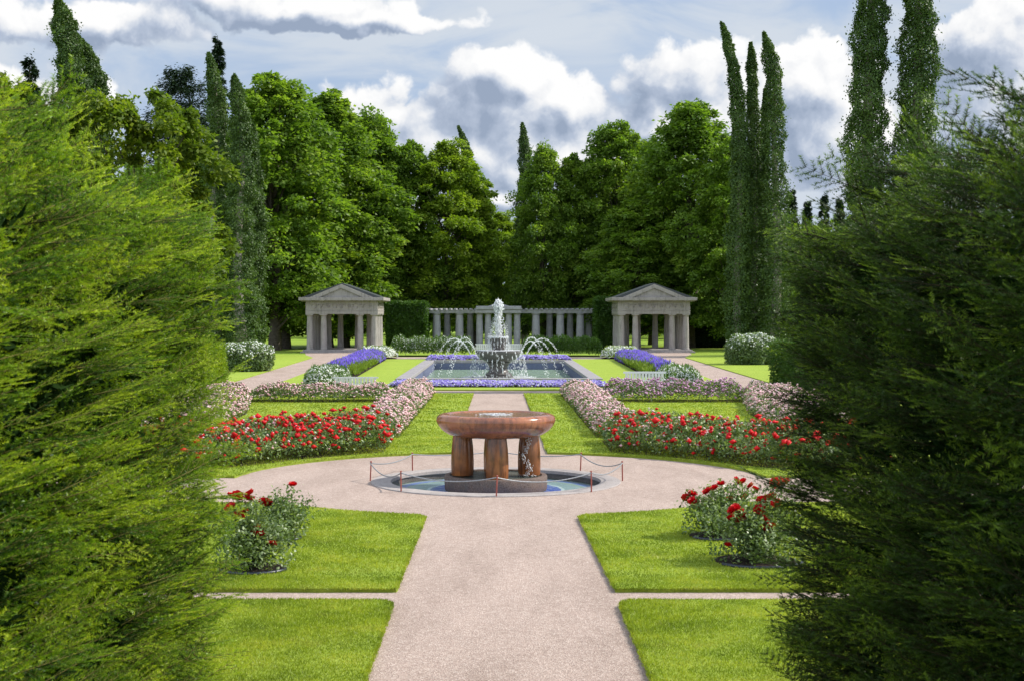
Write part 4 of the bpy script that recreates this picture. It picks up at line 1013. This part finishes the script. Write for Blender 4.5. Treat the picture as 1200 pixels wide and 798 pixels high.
# ------------------------------------------------------------------ ivied poplars
def poplar(seed, Hh, r0, bend, leafn=17000, leaf=.17, side=.12):
    r = np.random.default_rng(seed); root = empty('columnar_poplar')
    t = r.uniform(0.05, 1, leafn); a = r.uniform(0, 2 * np.pi, leafn)
    e = r0 * np.clip((1 - t) * 14, 0, 1) ** .6 * (.30 + .78 * (1 - t) ** .8) * (.82 + .35 * np.clip((t - .02) * 14, 0, 1)) * (1 + .17 * np.sin(a * 2 + t * 31 + seed) + .15 * np.sin(t * 67 + a) + .13 * np.sin(t * 131 - a * 2))
    q = r.uniform(.55, 1.08, leafn) ** .6 + (r.uniform(size=leafn) < .05) * r.uniform(0, .55, leafn); rad = e * q
    bx = bend * np.clip((t - .75) / .25, 0, 1) ** 2 * 1.6 + .12 * np.sin(t * 9 + seed)
    P = np.column_stack([rad * np.cos(a) + bx, rad * np.sin(a), t * Hh]); d = np.column_stack([np.cos(a), np.sin(a), 0 * a + .3])
    v_, f_ = cards(P, nrm(r.normal(size=(leafn, 3))) + np.array([0, 0, -.5]), d + r.normal(size=(leafn, 3)) * .5, leaf * r.uniform(.6, 1.3, leafn), leaf * .8 * r.uniform(.6, 1.2, leafn))
    link('crown', np_mesh('crown', v_, f_), M['poplar'], root)
    mb = MB(); pts = [(.12 * math.sin(q_ * 9 + seed) + bend * max((q_ - .75) / .25, 0) ** 2 * 1.6 + (.0), -r0 * (side if q_ < .62 and q_ > .1 or side < .2 else .1) * (.30 + .78 * (1 - q_) ** .8), q_ * Hh) for q_ in np.linspace(0, .97, 16)]
    mb.tube(pts, [r0 * .36 * (1 - .85 * q_) + .03 for q_ in np.linspace(0, 1, 16)], 10); mb.build('trunk', M['palebark'], root, smooth=60)
    return root
PP = [(1, 'A', 1018, -190, 46, 58, 0, 'thick ivied poplar, left one of the pair cut by the top edge on the right'), (2, 'A', 1073, -180, 50, 58, 0, 'thick ivied poplar, right one of the pair cut by the top edge on the right'),
      (3, 'B', 865, 26, 24, 100, -.7, 'tall slim poplar with a bent tip, leftmost of the group right of the right pavilion'), (4, 'B', 884, 50, 22, 101, -.2, 'slim poplar in the middle of the group right of the right pavilion'),
      (5, 'B', 909, 38, 32, 100, -.6, 'tall dark poplar with a curved tip, rightmost of the group right of the right pavilion'), (6, 'B', 895, 105, 15, 103, 0, 'shorter poplar stem beside the dark poplar with the curved tip'),
      (7, 'B', 253, 62, 34, 98, -.3, 'ivied poplar with a bare trunk stripe, leftmost of the group left of the left pavilion'), (8, 'B', 282, 88, 38, 97, -.2, 'broad ivied poplar in the middle of the group left of the left pavilion'),
      (9, 'B', 300, 145, 22, 99, -.1, 'shorter poplar, rightmost of the group left of the left pavilion'),
      (10, 'A', 88, -4, 52, 62, -.5, 'tall poplar above the left maple, the left of two leaning together'), (11, 'A', 116, 40, 46, 63, -.7, 'shorter poplar above the left maple, the right of two leaning together'),
      (12, 'B', 549, 148, 20, 140, -.7, 'poplar tip showing above the limes left of the sky gap'), (13, 'B', 614, 144, 22, 138, -.1, 'poplar tip showing above the limes right of the sky gap')]
for sd, ty, u, vt, wpx, Y, bend, lab in PP:
    r0 = wpx / 2 * Y / F / 1.0; hh = ZV(vt, Y)
    o = poplar(sd, hh, r0, bend, 60000 if ty == 'A' else 26000, .105 if ty == 'A' else .15, {7: .72, 8: .5, 1: .3}.get(sd, .12)); o.location = (XU(u, Y), Y, 0)
    tag(o, lab, 'poplar', 'columnar poplars')

# ------------------------------------------------------------------ conifers
def conifer(seed, Hh, Rr, z0, n, leaf, kind, lab, loc, group=None, name='fir_tree'):
    r = np.random.default_rng(seed); root = empty(name, loc, label=lab, cat='tree', group=group); C = []; Dn = []
    lv = int((Hh - z0) / (.55 if kind == 'spruce' else 1.0))
    mb = MB(); mb.tube([(0, 0, 0), (0, 0, Hh * .5), (0, 0, Hh)], [.3, .18, .02], 8); mb.build('trunk', M['bark'], root)
    for i in range(lv):
        t = (i + r.uniform(-.3, .3)) / lv; z = z0 + (Hh - z0) * t; k = 8
        for j in range(k):
            a = 2 * np.pi * (j + r.uniform(-.4, .4)) / k + i; z = z0 + (Hh - z0) * min(t + r.uniform(-.6, .6) / lv, .995); L = Rr * ((1 - t) ** .8 * r.uniform(.65, 1.15) if kind == 'spruce' else np.sin(np.pi * min(.97, .15 + t * .85)) ** .6 * r.uniform(.4, 1.1)) + .1
            m_ = int(n / (lv * k)); s_ = r.uniform(.1, 1, m_) ** .8
            x = L * s_; dz = (-.25 * s_ + .18 * s_ ** 2) * L if kind == 'spruce' else .15 * L * s_ + r.normal(0, .3, m_)
            wy = r.normal(0, .16 * L * (1.1 - s_) + .07, m_) if kind == 'spruce' else r.normal(0, .45, m_)
            C.append(np.column_stack([x * np.cos(a) - wy * np.sin(a), x * np.sin(a) + wy * np.cos(a), z + dz + r.normal(0, .22, m_) * (1.1 - s_)])); Dn.append(np.tile([np.cos(a), np.sin(a), -.2], (m_, 1)))
    C = np.concatenate(C); Dn = np.concatenate(Dn); m_ = len(C)
    v_, f_ = cards(C, Dn + rv(m_) * .6, rv(m_) * .6 + np.array([0, 0, 1.]), leaf * rng.uniform(.6, 1.3, m_), leaf * .35)
    link('crown', np_mesh('crown', v_, f_), M['conifer'], root)
def cf(seed, u, vt, wpx, Y, kind, lab, n=14000, leaf=.35, z0=2, name='fir_tree'):
    conifer(seed, ZV(vt, Y), wpx / 2 * Y / F, z0, n, leaf, kind, lab, (XU(u, Y), Y, 0), 'conifers behind the garden', name)
cf(21, 212, 84, 110, 128, 'pine', 'dark pine left of the ivied poplars', n=32000, z0=5, name='pine_tree')
cf(22, 255, 42, 70, 132, 'spruce', 'pointed dark spruce tip above the left ivied poplars', n=20000)
cf(23, 35, 70, 80, 70, 'spruce', 'dark spruce tip above the maple at the left edge', n=12000, leaf=.25, z0=6)
for i, (u, vt) in enumerate(((928, 222), (946, 236), (966, 226), (984, 232))):
    cf(30 + i, u, vt, 34, 165 + i, 'spruce', ['distant spruce nearest the curved poplar', 'distant low spruce, second from the curved poplar', 'distant spruce, third from the curved poplar', 'distant spruce beside the thick ivied poplar'][i], n=12000, leaf=.35, z0=2)

# ------------------------------------------------------------------ foreground spruce hedges
def branch_proto(seed, L):
    """flat spray of needles along +X in the XY plane; returns needle triangles and twig quads"""
    r = np.random.default_rng(seed); segs = []
    def twig(p, d, ln, up):
        segs.append((np.array(p), nrm(np.array(d)), ln))
    twig((0, 0, 0), (1, 0, 0), L, 0)
    k = int(L / .052)
    for i in range(k):
        s = (i + .5) / k * L * .96
        for sg in (-1, 1):
            ln = (.075 + .17 * (1 - s / L)) * r.uniform(.65, 1.1)
            if s < L * .2: ln *= .6
            a = R(r.uniform(38, 55)) * sg; d = (math.cos(a), math.sin(a), r.uniform(-.25, .12))
            twig((s, 0, 0), d, ln, 0)
            if ln > .16 and r.uniform() < .5:
                dd = nrm(np.array(d)); q = np.array((s, 0, 0)) + dd * ln * .45; a2 = a - sg * R(42); twig(q, (math.cos(a2), math.sin(a2), -.1), ln * .45, 0)
                a3 = a + sg * R(40); twig(q, (math.cos(a3), math.sin(a3), -.15), ln * .35, 0)
    C = []; D = []; Lh = []; TT = []
    tv = []; tf_ = []
    for (p, d, ln) in segs:
        n = max(5, int(ln / .0021)); t = r.uniform(0, 1, n); ang = r.uniform(0, 2 * np.pi, n)
        side = nrm(np.cross(d, [0, 0, 1])); up = np.cross(side, d)
        # needles mostly to both sides and above
        sgn = np.where(r.uniform(size=n) < .5, -1., 1.); sv_ = side[None] * (sgn * r.uniform(.5, 1., n))[:, None] + up[None] * r.uniform(-.2, .55, n)[:, None]
        curve = np.zeros((n, 3)); curve[:, 2] = -.25 * (t * ln) ** 2
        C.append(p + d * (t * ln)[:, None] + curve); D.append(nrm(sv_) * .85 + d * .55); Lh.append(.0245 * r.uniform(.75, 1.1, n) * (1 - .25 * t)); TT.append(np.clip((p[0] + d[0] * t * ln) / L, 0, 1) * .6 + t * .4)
        b0 = len(tv); w_ = .0022 if ln < L else .0045; e = p + d * ln
        tv += [p - side * w_, p + side * w_, p + up * w_ * 1.4, e]; tf_ += [(b0, b0 + 1, b0 + 3), (b0 + 1, b0 + 2, b0 + 3), (b0 + 2, b0, b0 + 3)]
    C = np.concatenate(C); D = nrm(np.concatenate(D)); Lh = np.concatenate(Lh)[:, None]; n = len(C); S = nrm(np.cross(D, nrm(r.normal(size=(n, 3))))) * .0017
    V = np.stack([C - S, C + S, C + D * Lh], 1).reshape(-1, 3)
    return V.astype(np.float32), np.array(tv, np.float32), np.array(tf_, np.int32), np.repeat(np.concatenate(TT), 3).astype(np.float32)
BP = [branch_proto(900 + i, [.36, .44, .31, .52, .40, .27][i]) for i in range(6)]
def frames(D, roll, r):
    X = nrm(D); up = np.array([0, 0, 1.]); Y = nrm(np.cross(up, X)); Z = np.cross(X, Y); c, s = np.cos(roll)[:, None], np.sin(roll)[:, None]
    return X, Y * c + Z * s, Z * c - Y * s
def spruce_hedge(side, matn, label, seed, nb):
    r = np.random.default_rng(seed); root = empty('spruce_hedge', (side * 3.2, 5.5, 0), label=label, cat='spruce hedge', group='tall spruce hedges framing the view')
    org = np.array([side * 3.2, 5.5, 0])
    XF = 2.0 if side < 0 else 2.06
    def topz(y): return 3.78 - .10 * np.clip(y - 7.3, 0, 3) ** 1.5 + .10 * np.sin(y * 2.3 + side) + .06 * np.sin(y * 6.1)
    pos = []; dr = []
    # face towards the path
    n = int(nb * .62); y = 2.2 + 7.65 * r.uniform(0, 1, n); z = r.uniform(.0, 1., n) * (topz(y) + .05); bul = .10 * np.sin(y * 3.1 + side * 2) * np.sin(z * 2.7 + y) + .06 * np.sin(y * 7 + z * 5)
    dep = r.uniform(.16, .46, n) + (r.uniform(size=n) < .25) * .25 + .20 * np.clip(z - 3.2, 0, 1) * 1.2; x = XF + .05 * (3 - z) * 0 - bul + dep
    pos.append(np.column_stack([side * x, y, z])); d = np.column_stack([-side * np.ones(n), r.normal(.15, .36, n), r.normal(.42, .20, n)]); dr.append(d)
    # far end
    n = int(nb * .24); x = XF + .02 + r.uniform(0, 2.2, n) ** 1.3 * .9; z = r.uniform(0, 1, n) * 3.55; y = 9.75 - r.uniform(.12, .5, n) - .15 * np.abs(z - 1.8) * .3
    pos.append(np.column_stack([side * x, y, z])); dr.append(np.column_stack([-side * r.normal(.35, .5, n), np.ones(n), r.normal(.35, .3, n)]))
    # top
    n = int(nb * .22); y = 2.2 + 7.65 * r.uniform(0, 1, n); x = XF + .2 + 2.3 * r.uniform(0, 1, n) ** 1.2; z = topz(y) + .12 * np.clip(x - 2.2, 0, 1.2) - r.uniform(.15, .5, n)
    pos.append(np.column_stack([side * x, y, z])); dr.append(np.column_stack([-side * r.normal(.45, .5, n), r.normal(.15, .5, n), r.normal(1.1, .3, n)]))
    pos = np.concatenate(pos); dr = nrm(np.concatenate(dr)); X, Y, Z = frames(dr, r.normal(0, .45, len(dr)), r); k = r.integers(0, len(BP), len(pos)); sc_ = r.uniform(.75, 1.2, len(pos))
    NV = []; TV = []; TF_ = []; TN = []; off = 0
    for i in range(len(pos)):
        nv, tv, tf_, tt_ = BP[k[i]]; TN.append(tt_ * .55 + r.uniform(0, .45)); Mx = np.stack([X[i], Y[i], Z[i]]).astype(np.float32) * sc_[i]; o_ = (pos[i] - org).astype(np.float32)
        # thin out sprays that sit deep or low-visibility
        v_ = nv @ Mx + o_; NV.append(v_); t_ = tv @ Mx + o_; TV.append(t_); TF_.append(tf_ + off); off += len(tv)
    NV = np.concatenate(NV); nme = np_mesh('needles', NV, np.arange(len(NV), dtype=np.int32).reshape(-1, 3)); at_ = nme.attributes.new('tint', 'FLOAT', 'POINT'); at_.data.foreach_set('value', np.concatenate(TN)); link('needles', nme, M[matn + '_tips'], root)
    link('twigs', np_mesh('twigs', np.concatenate(TV), np.concatenate(TF_)), M['twig'] if side < 0 else M['twig_shaded'], root)
    print('hedge needles', len(NV) // 3)
    # inner foliage mass (coarser boughs, gap shade put into their colour) and trunks
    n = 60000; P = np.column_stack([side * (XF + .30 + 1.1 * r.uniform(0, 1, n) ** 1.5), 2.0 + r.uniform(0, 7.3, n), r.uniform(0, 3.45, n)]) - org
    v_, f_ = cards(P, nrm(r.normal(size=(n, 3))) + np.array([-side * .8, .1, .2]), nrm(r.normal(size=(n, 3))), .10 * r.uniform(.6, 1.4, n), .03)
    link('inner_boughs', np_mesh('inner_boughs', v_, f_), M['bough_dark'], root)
    for yy in (3.2, 4.9, 6.5, 8.1):
        mb = MB(); mb.tube([(0, yy - 5.5, 0), (.03, yy - 5.5, 1.8), (0, yy - 5.5, 3.5)], [.09, .07, .02], 8); mb.build('trunk', M['bark'], root)
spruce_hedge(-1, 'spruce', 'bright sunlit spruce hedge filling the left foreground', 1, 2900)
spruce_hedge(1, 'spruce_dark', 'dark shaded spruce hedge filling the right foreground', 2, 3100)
